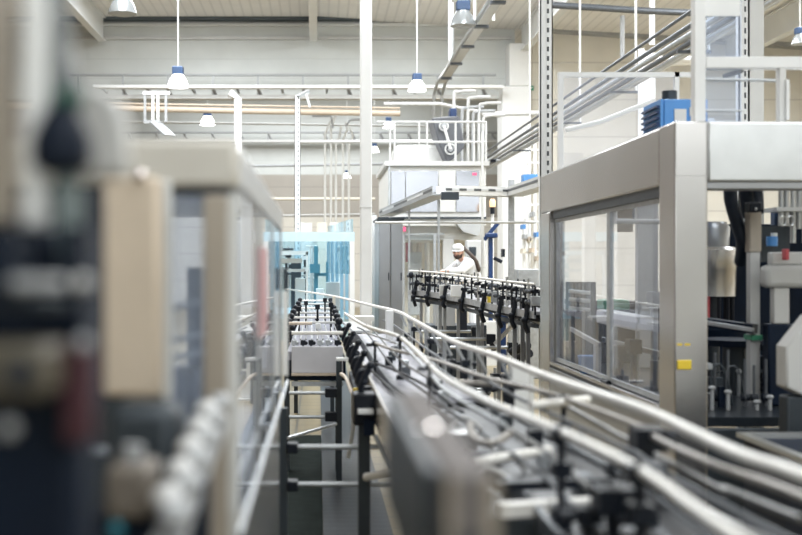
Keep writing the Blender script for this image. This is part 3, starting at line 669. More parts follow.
# dark machinery on the deck
t = thing('infeed_starwheel', 'dark infeed rail and star wheels at the middle of the right machine', 'conveyor', (2.5, 6.6, .75))
MB().bar(at(690, 320, 6.4), at(755, 329, 6.14), .08, .05).build('rail', 'navy', t)
MB().bar(at(696, 321, 6.3), at(753, 330, 6.05), .025, .02).build('rail_edge', 'galv', t)
MB().lathe([(.2, Z(345, 6.6)), (.2, Z(339, 6.6))], (X(735, 6.6), 6.6, 0), 24).build('starwheel', 'navy', t)
MB().lathe([(.07, .75), (.07, Z(345, 6.6))], (X(735, 6.6), 6.6, 0), 18).build('drive_hub', 'slate', t)
MB().lathe([(.17, Z(352, 6.3)), (.17, Z(346, 6.3))], (X(790, 6.4), 6.4, 0), 24).build('starwheel', 'navy', t)
MB().lathe([(.05, .75), (.05, Z(352, 6.3))], (X(790, 6.4), 6.4, 0), 18).build('drive_hub', 'slate', t)
bx(X(708, 8.0), 4.0, 8.0, 8.3, .751, Z(224, 8.0)).build('dark_cabinet', 'navy', t, .01)
for px in (715, 728, 745, 754, 766):
    MB().cyl((X(px, 6.0), 6.0, .751), at(px, 350 + 3 * (px % 7), 6.0), .008, 8).build('pin', 'galv_d', t)
    MB().cyl((X(px, 6.0) - .02, 6.0, .80), (X(px, 6.0) + .02, 6.0, .80), .02, 10).build('pin_clamp', 'black', t)
random.seed(4)
for i in range(70):
    x = random.uniform(1.98, 2.75); y = random.uniform(5.85, 7.0)
    if math.hypot(x - 2.62, y - 7.4) < .3 or (x > 2.24 and 5.9 < y < 6.3) or (x > 2.24 and y < 6.0) or y > 6.9 or x < 2.05: continue
    h = random.uniform(.04, .22); a = random.uniform(.012, .04)
    if i % 3 == 0: MB().box(x - a, x + a, y - a, y + a, .751, .751 + h).build('deck_fitting', random.choice(('navy', 'slate', 'galv_d')), t)
    elif i % 3 == 1: MB().cyl((x, y, .751), (x, y, .751 + h), a * .5, 10).ball((x, y, .751 + h), a * .8).build('deck_fitting', random.choice(('galv', 'slate', 'black')), t)
    else: MB().tube([(x, y, .765), (x, y, .751 + h), (x + .06, y, .76 + h), (x + .12, y + .03, .765)], a * .3, 8, 3).build('deck_fitting', random.choice(('black', 'galv_d', 'slate')), t)
for i, (px, py) in enumerate(((712, 388), (728, 392), (757, 402), (770, 397))):
    tag(MB().ball(at(px, py, 5.85) * 1, .016, (1.3, 1, .8)).cyl(at(px, py, 5.85), (X(px, 5.85), 5.85, .751), .010).build('clamp_lever', 'grey'), ['leftmost', 'second', 'third', 'rightmost'][i] + ' pale knob on the dark deck of the right machine', 'knob', 'pale knobs on the deck')
# through the window
t = thing('transfer_beam', 'white box beam over a green cover seen through the sliding glass', 'beam', (2.2, 7.3, .75))
MB().bar(at(604, 316, 7.6), at(645, 324, 6.9), .11, .09).build('beam', 'white', t, .008)
bx(X(604, 7.7), X(630, 7.7), 7.7, 7.9, Z(310, 7.7), Z(300, 7.7)).build('cover', 'green', t, .01)
bx(X(612, 7.7), X(618, 7.7), 7.72, 7.85, .751, Z(310, 7.7)).build('stand', 'slate', t)
MB().cyl(at(638, 326, 7.2), (X(638, 7.2), 7.2, .751), .012).build('leg', 'galv', t)
t = thing('capping_station', 'dark capping machinery behind the left sliding glass pane', 'machine', (2.05, 8.2, .75))
bx(X(569, 8.3), X(596, 8.3), 8.3, 8.42, Z(312, 8.3), Z(282, 8.3)).build('dark_plate', 'navy', t)
for i, py in enumerate((291, 299, 308)): MB().cyl(at(569, py, 8.2), at(590, py + 2, 8.2), .015).build('rod', 'offw', t)
for px in (571, 578, 588): MB().cyl((X(px, 8.25), 8.25, .751), at(px, 283, 8.25), .018).build('stand', 'galv_d', t)
bx(X(592, 8.0), X(602, 8.0), 8.0, 8.2, .751, Z(318, 8.0)).build('drive_box', 'slate', t)
MB().bar(at(571, 329, 8.1), at(600, 345, 7.6), .02, .03).build('slide_bar', 'grey_l', t)
t = thing('guide_bar', 'long thin steel bar low behind the sliding glass', 'bar', (XS + .3, 7, .75))
MB().bar((XS + .3, 8.3, .98), (XS + .3, 5.85, .98), .025, .03).build('bar', 'galv', t)
for y in (8.2, 6.0): MB().cyl((XS + .3, y, .75), (XS + .3, y, .97), .014).build('foot', 'galv_d', t)
tag(MB().lathe([(.05, 0), (.062, .11), (.066, .11), (.066, .125)], (X(587, 7.9), 7.9, .751), 20).build('bucket', 'blue_l'), 'blue bucket on the deck behind the left glass pane', 'bucket')
tag(bx(X(594, 7.8), X(600, 7.8), 7.75, 7.83, .751, Z(344, 7.8)).build('canister', 'white', None, .01), 'white canister next to the blue bucket behind the glass', 'canister')
t = thing('window_gantry', 'white cross bar with hanging plates seen high through the glass', 'gantry', (2.4, 7.8, 1.7))
MB().cyl(at(614, 221, 7.7), at(672, 222, 7.7), .018).build('crossbar', 'white', t)
MB().cyl(at(614, 206, 7.7), at(614, 224, 7.7), .022).build('upright', 'white', t)
for px in (614, 634): MB().cyl(at(px, 221, 7.7), at(px, 182, 7.7), .01).build('hanger', 'galv', t)
bx(X(618, 8.4), X(633, 8.4), 8.4, 8.42, Z(232, 8.4), Z(209, 8.4)).build('plate', 'taupe', t)
MB().cyl(at(626, 209, 8.41), at(626, 182, 8.41), .008).build('plate_hanger', 'galv', t)
tag(bx(X(636, 8.4), X(656, 8.4), 8.35, 8.42, .751, Z(196, 8.4)).build('inner_pillar', 'white'), 'white inner pillar at the back of the right machine, behind the right glass pane', 'pillar')
for i, (px, py, ww, hh, Yq, mm, lb) in enumerate(((622, 352, 26, 12, 7.2, 'navy', 'low dark drive box behind the right glass pane'), (636, 347, 12, 14, 6.9, 'navy', 'dark motor block at the right of the sliding glass'),
         (657, 300, 9, 16, 7.0, 'galv', 'grey vertical plate beside the white box beam'), (574, 345, 10, 6, 8.3, 'galv_d', 'small grey box low behind the left pane'))):
    o = MB().box(X(px - ww / 2, Yq), X(px + ww / 2, Yq), Yq, Yq + .12, Z(py + hh / 2, Yq), Z(py - hh / 2, Yq)).box(X(px - 2, Yq), X(px + 2, Yq), Yq + .03, Yq + .09, .751, Z(py + hh / 2, Yq)).build('machine_unit', mm)
    tag(o, lb, 'machine unit')
# on top of the enclosure --------------------------------------------------
t = thing('louvred_unit', 'blue louvred ventilation unit on the roof of the right machine', 'ventilation unit', (2.05, 6.5, zt))
x0, x1, z1 = X(664, 6.6), X(708, 6.6), Z(99, 6.6)
bx(x0, x1, 6.6, 6.95, zt, z1).build('casing', 'blue_l', t, .008)
MB().prism([(6.6, zt), (6.95, zt), (6.95, z1), (6.6, z1)], 'x', x0 - .02, x0 - .004).build('side_cover', 'blue_l', t)
for i in range(7):
    zz = zt + .03 + i * .034
    MB().bar((x0 - .03, 6.62, zz), (x0 - .03, 6.93, zz), .02, .012).build('louvre', 'blue', t)
bx(x0 + .06, x0 + .13, 6.59, 6.6, z1 - .13, z1 - .06).box(x0 + .15, x0 + .2, 6.59, 6.6, z1 - .1, z1 - .05).build('rating_plate', 'offw', t)
t2 = tag(MB().cyl((x0 + .08, 6.75, z1 + .001), (x0 + .08, 6.75, z1 + .07), .045).build('vent_cap', 'slate'), 'dark round cap on top of the blue louvred unit', 'cap')
t = thing('glass_screen', 'tall clear guard screen standing at the back of the right machine roof', 'screen', (2.2, 8.4, zt - .002))
Yg = 8.3
zg = Z(72, Yg)
bx(X(558.5, Yg), X(563.5, Yg), Yg, Yg + .04, zt + .001, zg).build('post', 'white', t)
bx(X(675, Yg), X(679.5, Yg), Yg, Yg + .04, zt + .001, zg).build('post', 'white', t)
bx(X(563.5, Yg), X(692, Yg), Yg, Yg + .04, zg - .035, zg).build('top_rail', 'white', t)
bx(X(563.5, Yg), X(675, Yg), Yg + .015, Yg + .022, zt + .001, zg - .035).build('pane', 'hazy', t)
MB().tube([at(566, 130, 8.25), at(600, 122, 8.25), at(655, 88 + 12, 8.25)], .018, 8).build('brace', 'white', t)
tag(MB().bar((1.9, 7.6, zt + .012), (2.9, 8.2, zt + .35), .05, .05).build('roof_brace', 'white'), 'white sloping bar on the roof of the right machine', 'bar')
t = thing('upper_guard_frame', 'white aluminium frame with glass standing on the right machine roof', 'frame', (2.2, 5.6, zt))
Yu = 5.62
bx(X(694.5, Yu), X(706, Yu), Yu, Yu + .06, zt, 3.2).build('post', 'white', t, .004)
bx(X(706, Yu), 3.2, Yu, Yu + .06, Z(68, Yu), Z(56.5, Yu)).build('crossbar', 'white', t, .004)
bx(X(780, Yu), X(786, Yu), Yu, Yu + .05, zt, Z(68, Yu)).build('short_post', 'offw', t)
bx(X(785, Yu), X(788, Yu), Yu - .02, Yu, zt + .02, Z(80, Yu)).build('hinge_plate', 'white', t)
bx(X(706, Yu), X(742, Yu), Yu + .02, Yu + .03, Z(15, Yu), 3.2).build('white_sheet', 'white', t)
bx(X(706, Yu), X(744, Yu), Yu + .035, Yu + .042, zt, 3.2).build('glass_pane', 'tint', t)
MB().cyl((X(706, Yu), Yu + .03, Z(78, Yu)), (X(776, Yu), Yu - .0, Z(80.5, Yu)), .008).build('stay_rod', 'galv', t)
MB().cyl((X(706, Yu), Yu + .02, Z(110, Yu)), (X(744, Yu), Yu + .02, Z(110, Yu)), .006).build('stay_rod', 'galv', t)
MB().bar((X(725, 5.7), 5.72, Z(76, 5.7)), (X(744, 5.7), 5.72, Z(69.5, 5.7)), .02, .025).build('handle', 'black', t)
bx(3.14, 3.2, Yu, Yu + .06, zt, 3.2).build('post', 'white', t)

# right foreground cover and trough
t = thing('sloped_cover', 'pale sloping cover at the right picture edge in front of the machine', 'cover', (2.3, 5.1, 0))
Yv = 4.95
MB().prism([(X(803, Yv) + .04, Z(315, Yv)), (X(776.5, Yv) + .045, Z(347, Yv)), (X(776.5, Yv) + .045, Z(388, Yv)), (X(803, Yv), Z(396, Yv)), (2.6, Z(396, Yv)), (2.6, Z(317, Yv))], 'y', Yv, Yv + .12).build('hood', 'grey_l', t, .01)
bx(X(778, Yv) + .05, 2.6, Yv + .02, Yv + .12, 0, Z(397, Yv)).build('pedestal', 'slate', t, .01)
t = thing('steel_trough', 'dark steel trough with a bright rim at the lower right', 'trough', (2, 4.3, 0))
bx(1.80, 2.5, 3.7, 4.72, 0, .78).build('body', 'navy', t, .01)
bx(1.78, 1.82, 3.68, 4.74, .78, .80).build('rim', 'steel_l', t)
bx(1.82, 2.5, 4.70, 4.74, .78, .80).build('rim', 'steel_l', t)
# ================================================================== MAIN CONVEYOR
def pz(z, l): return [atz(a, b, z) for a, b in l]
R1 = pz(1.15, [(284.5, 288.7), (329, 295.4), (370, 305), (397, 311.4), (410, 318), (435, 332), (457, 343), (498, 357), (540, 374), (595, 393), (650, 412), (736, 453), (802, 476)])
R1.append(Vector((.83, 1.2, 1.15)))
R2 = pz(1.15, [(345, 313.5), (366, 326), (395, 335), (408.5, 344), (428.7, 364), (442, 376.5), (473.6, 394.5), (500, 407), (552, 428), (634, 467), (693, 507), (728, 531)])
R2.append(Vector((.54, 1.15, 1.15)))
R3 = pz(1.09, [(375, 343), (393, 349.5), (429, 358.5), (455.6, 367), (480, 376), (528, 388), (563.6, 398), (642, 428), (657.7, 439), (716, 465.6), (801, 496)])
R3.append(Vector((.87, 1.4, 1.09)))
R4 = [Vector((.86, 4.5, 1.02))] + pz(1.02, [(695.6, 477), (723, 488), (761, 503.5), (801, 519)])
R5 = pz(.95, [(560, 436), (600, 455), (650, 480), (690, 503), (780, 545)])
t = thing('bottle_conveyor', 'long curved bottle conveyor with pale guide rails running to the lower right corner', 'conveyor', (.5, 5, 0))
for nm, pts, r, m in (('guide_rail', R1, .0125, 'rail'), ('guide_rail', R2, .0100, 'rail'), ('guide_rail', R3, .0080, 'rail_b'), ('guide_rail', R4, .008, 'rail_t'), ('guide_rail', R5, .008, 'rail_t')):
    MB().tube(pts, r, 10, 5).build(nm, m, t)
# belts: lane along the outer rails and the inner lane
def xr1(Y):
    P = R1
    for i in range(len(P) - 1):
        if P[i].y >= Y >= P[i + 1].y:
            k = (P[i].y - Y) / (P[i].y - P[i + 1].y + 1e-9); return P[i].x + (P[i + 1].x - P[i].x) * k
    return P[-1].x
ys = [1.25 + i * .35 for i in range(24)]
left = [(xr1(y) - .30 if y < 4 else max(.27, xr1(y) - .30), y) for y in ys]; right = [(xr1(y) + .01, y) for y in ys]
kn = [i for i, y in enumerate(ys) if y < 4.5]; kf = [i for i, y in enumerate(ys) if y > 4.1]
pale = mat('pale_belt', (.62, .62, .69), .22, .15, .14, 12, .1)
MB().ribbon([left[i] for i in kn], [right[i] for i in kn], .925, .945).build('outer_belt', 'chain', t)
MB().ribbon([left[i] for i in kf[1:]], [right[i] for i in kf[1:]], .925, .945).build('outer_belt', pale, t)
yi = [2.55 + i * .35 for i in range(17)]
yn = [y for y in yi if y < 4.3]; yf = [y for y in yi if y > 4.2]
def xin(y): return max(.30, xr1(y) - .33)
MB().ribbon([(.27, y) for y in yf], [(xin(y), y) for y in yf], .915, .935).build('inner_belt', pale, t)
MB().ribbon([(.27, y) for y in yn + yf[:1]], [(xin(y), y) for y in yn + yf[:1]], .905, .925).build('drive_bed', 'slate', t)
MB().ribbon([(p[0] - .012, p[1]) for p in left], [p for p in left], .86, .965).build('side_plate', 'galv_d', t)
MB().ribbon([(p[0], p[1]) for p in right], [(p[0] + .012, p[1]) for p in right], .84, .965).build('side_plate', 'slate', t)
MB().ribbon([(.255, y) for y in yi], [(.268, y) for y in yi], .80, .95).build('side_plate', 'steel', t)
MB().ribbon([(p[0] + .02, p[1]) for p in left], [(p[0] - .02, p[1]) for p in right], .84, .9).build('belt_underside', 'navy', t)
# thin wire rails of the inner lane
MB().tube(pz(.99, [(375, 363), (399, 372), (430, 388), (462, 412)]), .007, 6, 4).build('wire_rail', 'black', t)
MB().tube(pz(.955, [(372, 371), (390, 388), (406, 398), (425, 414)]), .007, 6, 4).build('wire_rail', 'black', t)
MB().tube([Vector((p.x + .012, p.y, 1.105)) for p in R2[1:8]], .006, 6, 4).build('wire_rail', 'galv', t)
# clamps: block on the rail, stub post, knob
def clamp(p, zb, sx, w_=.022, par=t, m='black', nm='rail_clamp', two=None):
    b = MB()
    b.cyl((p.x, p.y, zb), (p.x, p.y, p.z + .012), w_ * .42, 8)
    b.box(p.x - w_, p.x + w_, p.y - w_, p.y + w_, p.z - w_, p.z + w_ * .4)
    b.cyl((p.x + sx * w_, p.y, p.z - .01), (p.x + sx * (w_ + .03), p.y, p.z - .01), w_ * .55, 10)
    b.box(p.x - w_, p.x + w_, p.y - w_, p.y + w_, zb - .02, zb + .035)
    if two is not None: b.box(p.x - w_, p.x + w_, p.y - w_, p.y + w_, two - w_, two + w_ * .6)
    return b.build(nm, m, par)
clamp(atz(648, 434, 1.09), .93, 1, .038, two=1.0)
clamp(atz(642, 431, 1.09) + Vector((-.01, .06, -.1)), .90, -1, .034)
clamp(atz(644, 432, 1.09) + Vector((-.05, -.06, -.05)), .96, -1, .022)
clamp(atz(563.6, 398, 1.09), .93, -1, .020, two=1.0)
clamp(atz(561, 432, 1.15), .96, 1, .020, two=1.075)
clamp(atz(640, 470, 1.15), 1.0, 1, .022, two=1.08)
clamp(Vector((.535, 2.02, 1.09)), .93, 1, .034, two=1.0)
clamp(Vector((.55, 1.9, 1.02)), .93, -1, .034)
clamp(Vector((.50, 2.06, 1.05)), .93, -1, .022)
clamp(atz(400, 338, 1.15), .93, 1, .018)
clamp(atz(430, 366, 1.15), .95, -1, .014)
clamp(atz(375, 343, 1.09), .86, -1, .018, two=.985)
clamp(Vector((.66, 2.25, 1.0)), .93, -1, .022)
clamp(Vector((.62, 1.95, .985)), .93, 1, .022)
for Y in (4.3, 4.75, 5.2, 5.7, 6.2, 6.75, 7.3, 7.9, 8.5):
    clamp(Vector((xr1(Y) + .045, Y, 1.03 + .04 * math.sin(Y * 5))), .9, 1, .02)
    MB().cyl((xr1(Y) + .045, Y, 1.05), (xr1(Y) + .0, Y, 1.135), .008, 6).build('rail_stay', 'galv', t)
for Y in (5.0, 5.9, 6.9, 8.0):
    MB().cyl((xr1(Y) + .055, Y + .2, .6), (xr1(Y) + .055, Y + .2, 1.13), .012, 8).build('rail_post', 'galv', t)
# inner left flank: row of black brackets with knobs
for i, Y in enumerate((5.0, 5.35, 5.7, 6.1, 6.5, 6.95, 7.4, 7.9, 8.5, 9.1)):
    b = MB(); x = .236
    zt_ = 1.06 if i % 2 == 0 else 1.0
    b.box(x - .022, x + .016, Y - .03, Y + .03, .83, .93)
    b.tube([(x - .01, Y, .9), (x - .045, Y, .95), (x - .03, Y, 1.0), (x, Y, zt_)], .014, 8, 3)
    b.ball((x, Y, zt_), .020); b.ball((x - .03 + .02 * (i % 3), Y, .985 - .02 * (i % 2)), .018)
    b.build('side_bracket', 'black', t)
MB().box(.20, .25, 4.9, 7.2, .76, .83).build('flank_tray', 'navy', t)
# cross rods and bars
MB().cyl(atz(474, 462.5, .99), atz(549, 450.5, .99), .0135, 10).build('cross_rod', 'rail', t)
MB().cyl(atz(531, 405.5, 1.08), atz(588, 399.5, 1.08), .0135, 10).build('cross_rod', 'rail', t)
MB().cyl(atz(452, 383, 1.03), atz(500, 383.5, 1.03), .014, 10).build('cross_rod', 'rail_b', t)
MB().bar((X(497, 2.62), 2.62, .985), (X(612, 2.68), 2.68, .985), .03, .022).build('cross_bar', 'black', t)
MB().bar((X(500, 2.5), 2.5, .955), (X(592, 2.56), 2.56, .955), .035, .03).build('end_bar', 'rail', t)
MB().tube(pz(1.0, [(470, 424), (473, 437), (486, 443.5), (499, 441), (512, 431)]), .012, 8, 4).build('bent_rail', 'rail_b', t)
MB().ball((.44, 3.05, .965), .05, (1.3, 1, .7)).build('drive_cap', 'navy', t)
MB().cyl((.44, 3.4, .935), (.44, 3.4, 1.0), .05, 16).build('drive_cap', 'steel_l', t)
bx(.36, .62, 2.5, 2.56, .62, .94).build('drive_cover', 'slate', t, .01)
random.seed(21)
for i in range(22):
    y = 2.62 + random.random() * 1.6; x = .30 + random.random() * (xin(y) - .34)
    h = random.choice((.02, .03, .05, .07)); a = random.uniform(.012, .03); c_ = random.uniform(.02, .06)
    MB().box(x - a, x + a, y - c_, y + c_, .926, .926 + h).cyl((x, y, .926 + h), (x, y, .94 + h), a * .6, 10).build('lane_fitting', ['slate', 'galv_d', 'grey', 'galv', 'black'][i % 5], t)
for i in range(10):
    y = 2.7 + i * .16; x = .33 + (i * 7 % 5) * .03
    MB().tube([(x, y, .94), (x + .05, y + .02, .965 + .02 * (i % 3)), (x + .11, y - .02, .95)], .006, 6, 3).build('lane_tube', ['galv', 'grey_l', 'rail_t'][i % 3], t)
random.seed(23)
for i in range(16):
    y = 2.0 + i * .36; x = xr1(y) - .04 - .2 * random.random()
    MB().box(x - .02, x + .02, y - .03, y + .03, .947, .985 + .03 * random.random()).build('belt_fitting', ['black', 'slate', 'galv_d', 'galv'][i % 4], t)
for dx, dz, m_ in ((-.035, .02, 'galv_d'), (-.26, .04, 'galv_d'), (-.24, .09, 'rail_t'), (-.05, .10, 'galv_d')):
    MB().tube([(xr1(y) + dx, y, .96 + dz) for y in ys], .006, 6).build('wire_rail', m_, t)
# hook-like strip of the belt chain on the near right
ch = MB()
for i in range(12):
    y = 1.5 + i * .09; x = xr1(y) - .12
    ch.box(x - .04, x + .04, y - .035, y + .035, .946, .958)
ch.build('chain_plates', 'galv_d', t)
# legs
for px, Y, w_ in ((364, 5.0, .054), (339, 7.7, .04)):
    x = X(px, Y); bx(x - w_ / 2, x + w_ / 2, Y - w_ / 2, Y + w_ / 2, 0, .87).build('leg', 'slate', t, .004)
x = X(364, 5.0); bx(x - .05, x + .05, 4.93, 5.07, .80, .94).build('leg_head', 'black', t, .01)
for Y in (3.4, 6.2, 8.6): bx(xr1(Y) - .03, xr1(Y) + .02, Y, Y + .05, 0, .86).build('leg', 'galv_d', t, .004)
bx(.34, .39, 3.2, 3.25, 0, .9).build('leg', 'slate', t, .004)
xl = X(283, 5.0); bx(xl - .025, xl + .02, 4.98, 5.02, 0, .87).build('leg', 'slate', t)
for py in (447, 484.5):
    z = Z(py, 5.0)
    MB().cyl((xl, 5.0, z), (X(392, 5.0), 5.0, z), .012, 10).build('cross_brace', 'galv', t)
    bx(X(287, 5), X(298, 5), 4.96, 5.04, z - .025, z + .02).build('brace_clamp', 'black', t, .006)
MB().cyl((X(366, 4.9), 4.9, Z(477, 4.9)), (X(398, 4.7), 4.7, Z(472, 4.7)), .018, 10).build('cross_brace', 'rail', t)
MB().cyl(at(413, 520, 4.8), at(375, 435, 4.9), .011, 8).build('strut', 'galv', t)
MB().cyl(at(358, 398, 6.0), at(348.5, 458, 6.0), .011, 8).build('strut', 'galv', t)
MB().cyl(at(358, 402, 6.0), at(355, 388, 6.0), .022, 10, .014).build('strut_cap', 'yellow', t)
MB().tube([at(341, 374, 7.5), at(346, 378, 7.2), at(352, 392, 6.4), at(356, 399, 6.05)], .012, 8, 4).build('guide_rod', 'copper', t)
for py, Y in ((393, 7.6), (417, 7.7)):
    MB().cyl(at(289, py, Y), at(334, py, Y), .012, 8).build('cross_brace', 'galv', t)
    bx(X(325, Y), X(337, Y), Y - .04, Y + .04, Z(py + 4, Y), Z(py - 5, Y)).build('brace_clamp', 'black', t, .006)
MB().cyl(at(288, 438, 7.0), at(336, 424, 7.5), .011, 8).build('cross_brace', 'galv', t)
bx(X(352, 6), X(372, 6), 5.9, 6.1, .66, .84).build('drive_motor', 'navy', t, .02)
bx(X(357, 5), X(372, 5), 4.86, 4.92, Z(413, 4.9), Z(409, 4.9)).build('white_tag', 'white', t)
bx(X(336, 7), X(348, 7), 6.9, 6.95, Z(361, 6.9), Z(358, 6.9)).build('white_tag', 'white', t)
# sensors
tag(bx(X(386, 8.2), X(393.5, 8.2), 8.2, 8.28, .967, Z(310.5, 8.2)).build('sensor_box', 'white', None, .006), 'small white box standing under the curved rail near the hall column', 'sensor')
t2 = thing('sensor_post', 'white upright sensor box under the outer rail near the right machine', 'sensor', (.86, 4.7, 0))
bx(X(512, 4.7), X(529, 4.7), 4.7, 4.78, .86, Z(366, 4.7)).build('sensor_body', 'white', t2, .006)
bx(X(531, 4.7), X(536, 4.7), 4.74, 4.78, .86, Z(372, 4.7)).build('side_strip', 'offw', t2)
bx(X(505, 4.7), X(512, 4.7), 4.72, 4.78, .92, Z(375, 4.7)).build('bracket', 'black', t2)
bx(X(518, 4.7), X(536, 4.7), 4.72, 4.78, 0, .86).build('post', 'slate', t2)

# ------------------------------------------------------------------ accumulation table at the far end of the aisle
t = thing('accumulation_table', 'wide accumulation table with many lane guides beyond the aisle', 'conveyor', (0, 12, 0))
xa, xb = X(291.5, 7.9), X(343, 7.9)
bx(xa, xb, 7.9, 7.93, Z(373, 7.9), Z(346.5, 7.9)).build('front_plate', mat('lavender_plate', (.62, .62, .67), .4, .2), t, .004)
bx(xa - .03, xb, 7.94, 15.5, .84, .90).build('table_bed', 'lane', t)
bx(xa - .02, xb + .02, 7.93, 8.6, Z(381, 7.9), .84).build('underframe', 'navy', t)
bx(xa, xb, 7.88, 7.92, Z(386, 7.9), Z(381.5, 7.9)).build('lower_bar', 'galv', t)
bx(xa, xb + .01, 7.86, 7.9, Z(375.2, 7.9), Z(373, 7.9)).build('lip', 'copper', t)
MB().cyl((xa, 7.95, Z(333.5, 7.9)), (xb, 7.95, Z(333.5, 7.9)), .014, 10).build('front_rod', 'rail', t)
MB().cyl((X(289, 8.8), 8.8, Z(323.5, 8.8)), (X(312, 8.8), 8.8, Z(323.5, 8.8)), .012, 8).build('front_rod', 'copper', t)
for px in (294, 303, 311, 320, 328, 337):
    b = MB(); x = X(px, 7.98)
    b.cyl((x, 7.98, .9), (x, 7.98, Z(341, 7.98)), .008, 8).box(x - .018, x + .018, 7.96, 8.0, Z(345, 7.98), Z(340, 7.98)).ball((x + .02, 7.97, Z(343, 7.98)), .015)
    b.build('front_clamp', 'black' if px % 2 else 'galv', t)
for i in range(9):
    x = xa + .02 + (xb - xa - .04) * i / 8; w_ = .006 * math.sin(i * 2)
    MB().tube([(x, 8.05, .98), (x + w_ - .01, 10, .98), (x * 1.0 - .03 + w_, 12.5, .98), (x - .10, 15.4, .98)], .0065, 6, 4).build('lane_rail', ['galv', 'grey', 'steel_d'][i % 3], t)
for i, Y in enumerate((8.9, 9.8, 10.8, 12.0, 13.4, 14.8)):
    MB().cyl((xa - .06, Y, 1.06), (xb + .0, Y, 1.06), .010, 8).build('cross_rod', 'rail' if i % 2 else 'grey_l', t)
    for x in (xa - .05, xb - .01):
        b = MB(); b.cyl((x, Y, .84), (x, Y, 1.09), .012, 8).ball((x, Y, 1.07), .032).ball((x + .015, Y - .03, .97), .028); b.build('rail_clamp', 'black', t)
for k, (px, Y, py) in enumerate(((317.5, 9.4, 307), (317, 10.6, 318), (299, 10, 309), (318, 8.6, 326), (331, 9.6, 305), (306, 11, 303), (325, 11.4, 300))):
    b = MB(); p = at(px, py, Y); b.cyl((p.x, p.y, .9), p, .01, 6).box(p.x - .02, p.x + .02, p.y - .03, p.y + .03, p.z - .02, p.z + .02); b.build('lane_clamp', 'white' if k == 3 else 'black', t)
for x in (xa - .04, xb - .03):
    for Y in (8.2, 11.5, 15.2): bx(x - .02, x + .02, Y - .02, Y + .02, 0, .84).build('leg', 'slate', t)
MB().ribbon([(-.25, 15.5), (-.32, 16.2)], [(xb, 15.5), (xb - .1, 16.2)], .86, .9).build('infeed_plate', 'steel', t)
tag(MB().bar(at(334, 296, 13.0), at(334, 309, 13.0), .035, .06).cyl((X(334, 13.0), 13.03, .905), at(334, 309, 13.0), .01).build('rail_sensor', 'cream'), 'small cream sensor where the long rail starts to bend', 'sensor')
tag(MB().bar((.31, 11, .955), (.37, 9.45, .955), .14, .02).bar((.33, 10.5, 0), (.33, 10.5, .945), .04, .04).build('merge_plate', 'steel_l'), 'bright steel merge plate between the table and the curved conveyor', 'plate')

# ------------------------------------------------------------------ second conveyor, middle right
C2 = [Vector((X(419, 13.5), 13.5, 0)), Vector((X(440, 13), 13, 0)), Vector((X(470, 11.9), 11.9, 0)), Vector((X(505, 10.5), 10.5, 0)), Vector((X(530, 9.75), 9.75, 0)), Vector((X(549, 9.35), 9.35, 0))]
C2 = smooth_path(C2, 5)
def c2z(p): return 1.20 - .10 * (13.5 - p.y) / 4.2
t = thing('elevated_conveyor', 'second bottle conveyor on high legs with black clamps in front of the worker', 'conveyor', (2, 11.5, 0))
def off(p, i, d, z):
    a = C2[min(i + 1, len(C2) - 1)] - C2[max(i - 1, 0)]; n = Vector((a.y, -a.x, 0)).normalized()
    q = p + n * d; q.z = z; return q
for d, dz, r, m in ((-.10, .20, .011, 'rail'), (.10, .20, .011, 'rail'), (-.10, .11, .009, 'steel_l'), (.10, .11, .009, 'steel_l'), (.13, .26, .010, 'rail')):
    MB().tube([off(p, i, d, c2z(p) + dz) for i, p in enumerate(C2)], r, 8).build('guide_rail', m, t)
def strip(d0, d1, z0, z1, name, m):
    b = MB(); V = []
    for i, p in enumerate(C2):
        V.append([b.bm.verts.new(off(p, i, d, c2z(p) + z)) for d, z in ((d0, z0), (d1, z0), (d1, z1), (d0, z1))])
    for i in range(len(V) - 1):
        for k in range(4): b.bm.faces.new((V[i][k], V[i][(k + 1) % 4], V[i + 1][(k + 1) % 4], V[i + 1][k]))
    b.bm.faces.new(V[0]); b.bm.faces.new(V[-1][::-1]); return b.build(name, m, t)
strip(-.12, .12, 0, .03, 'belt', 'belt'); strip(.12, .135, -.03, .03, 'side_plate', 'galv'); strip(-.135, -.12, -.03, .03, 'side_plate', 'galv')
strip(-.08, .08, -.06, -.02, 'return_belt', 'navy')
random.seed(9)
strip(.09, .115, -.11, -.075, 'under_beam', 'slate'); strip(-.115, -.09, -.11, -.075, 'under_beam', 'slate')
for i, p in enumerate(C2):
    z = c2z(p)
    for s_ in (-1, 1):
        j1, j2 = random.uniform(-.03, .03), random.uniform(-.03, .04)
        if (i + (s_ > 0)) % 3 == 0:
            b = MB()
            b.tube([off(p, i, .135 * s_, z - .14 + j1), off(p, i, .165 * s_, z - .08), off(p, i, .15 * s_, z + .02 + j2), off(p, i, .13 * s_, z + .12)], .021, 8, 3)
            b.ball(off(p, i, .17 * s_, z - .03 + j1), .03); b.build('clamp_bracket', 'black', t)
        b = MB()
        b.cyl(off(p, i, .125 * s_, z), off(p, i, .125 * s_, z + .24 + j2), .009, 8)
        for dz in (.11, .20):
            q = off(p, i, .115 * s_, z + dz); b.box(q.x - .02, q.x + .018, q.y - .02, q.y + .02, q.z - .018, q.z + .016)
            if random.random() < .6: b.ball(off(p, i, (.115 + .035) * s_, z + dz + j1 * .3), .02)
        b.build('rail_clamp', random.choice(('black', 'black', 'galv_d')), t)
for k in range(14):
    p = C2[1 + (k * 7) % 22]; i = 1 + (k * 7) % 22
    q = off(p, i, random.uniform(-.05, .14), c2z(p) + .045)
    MB().box(q.x - .03, q.x + .03, q.y - .03, q.y + .03, q.z, q.z + random.uniform(.03, .1)).build('belt_fitting', random.choice(('white', 'slate', 'black', 'galv')), t)
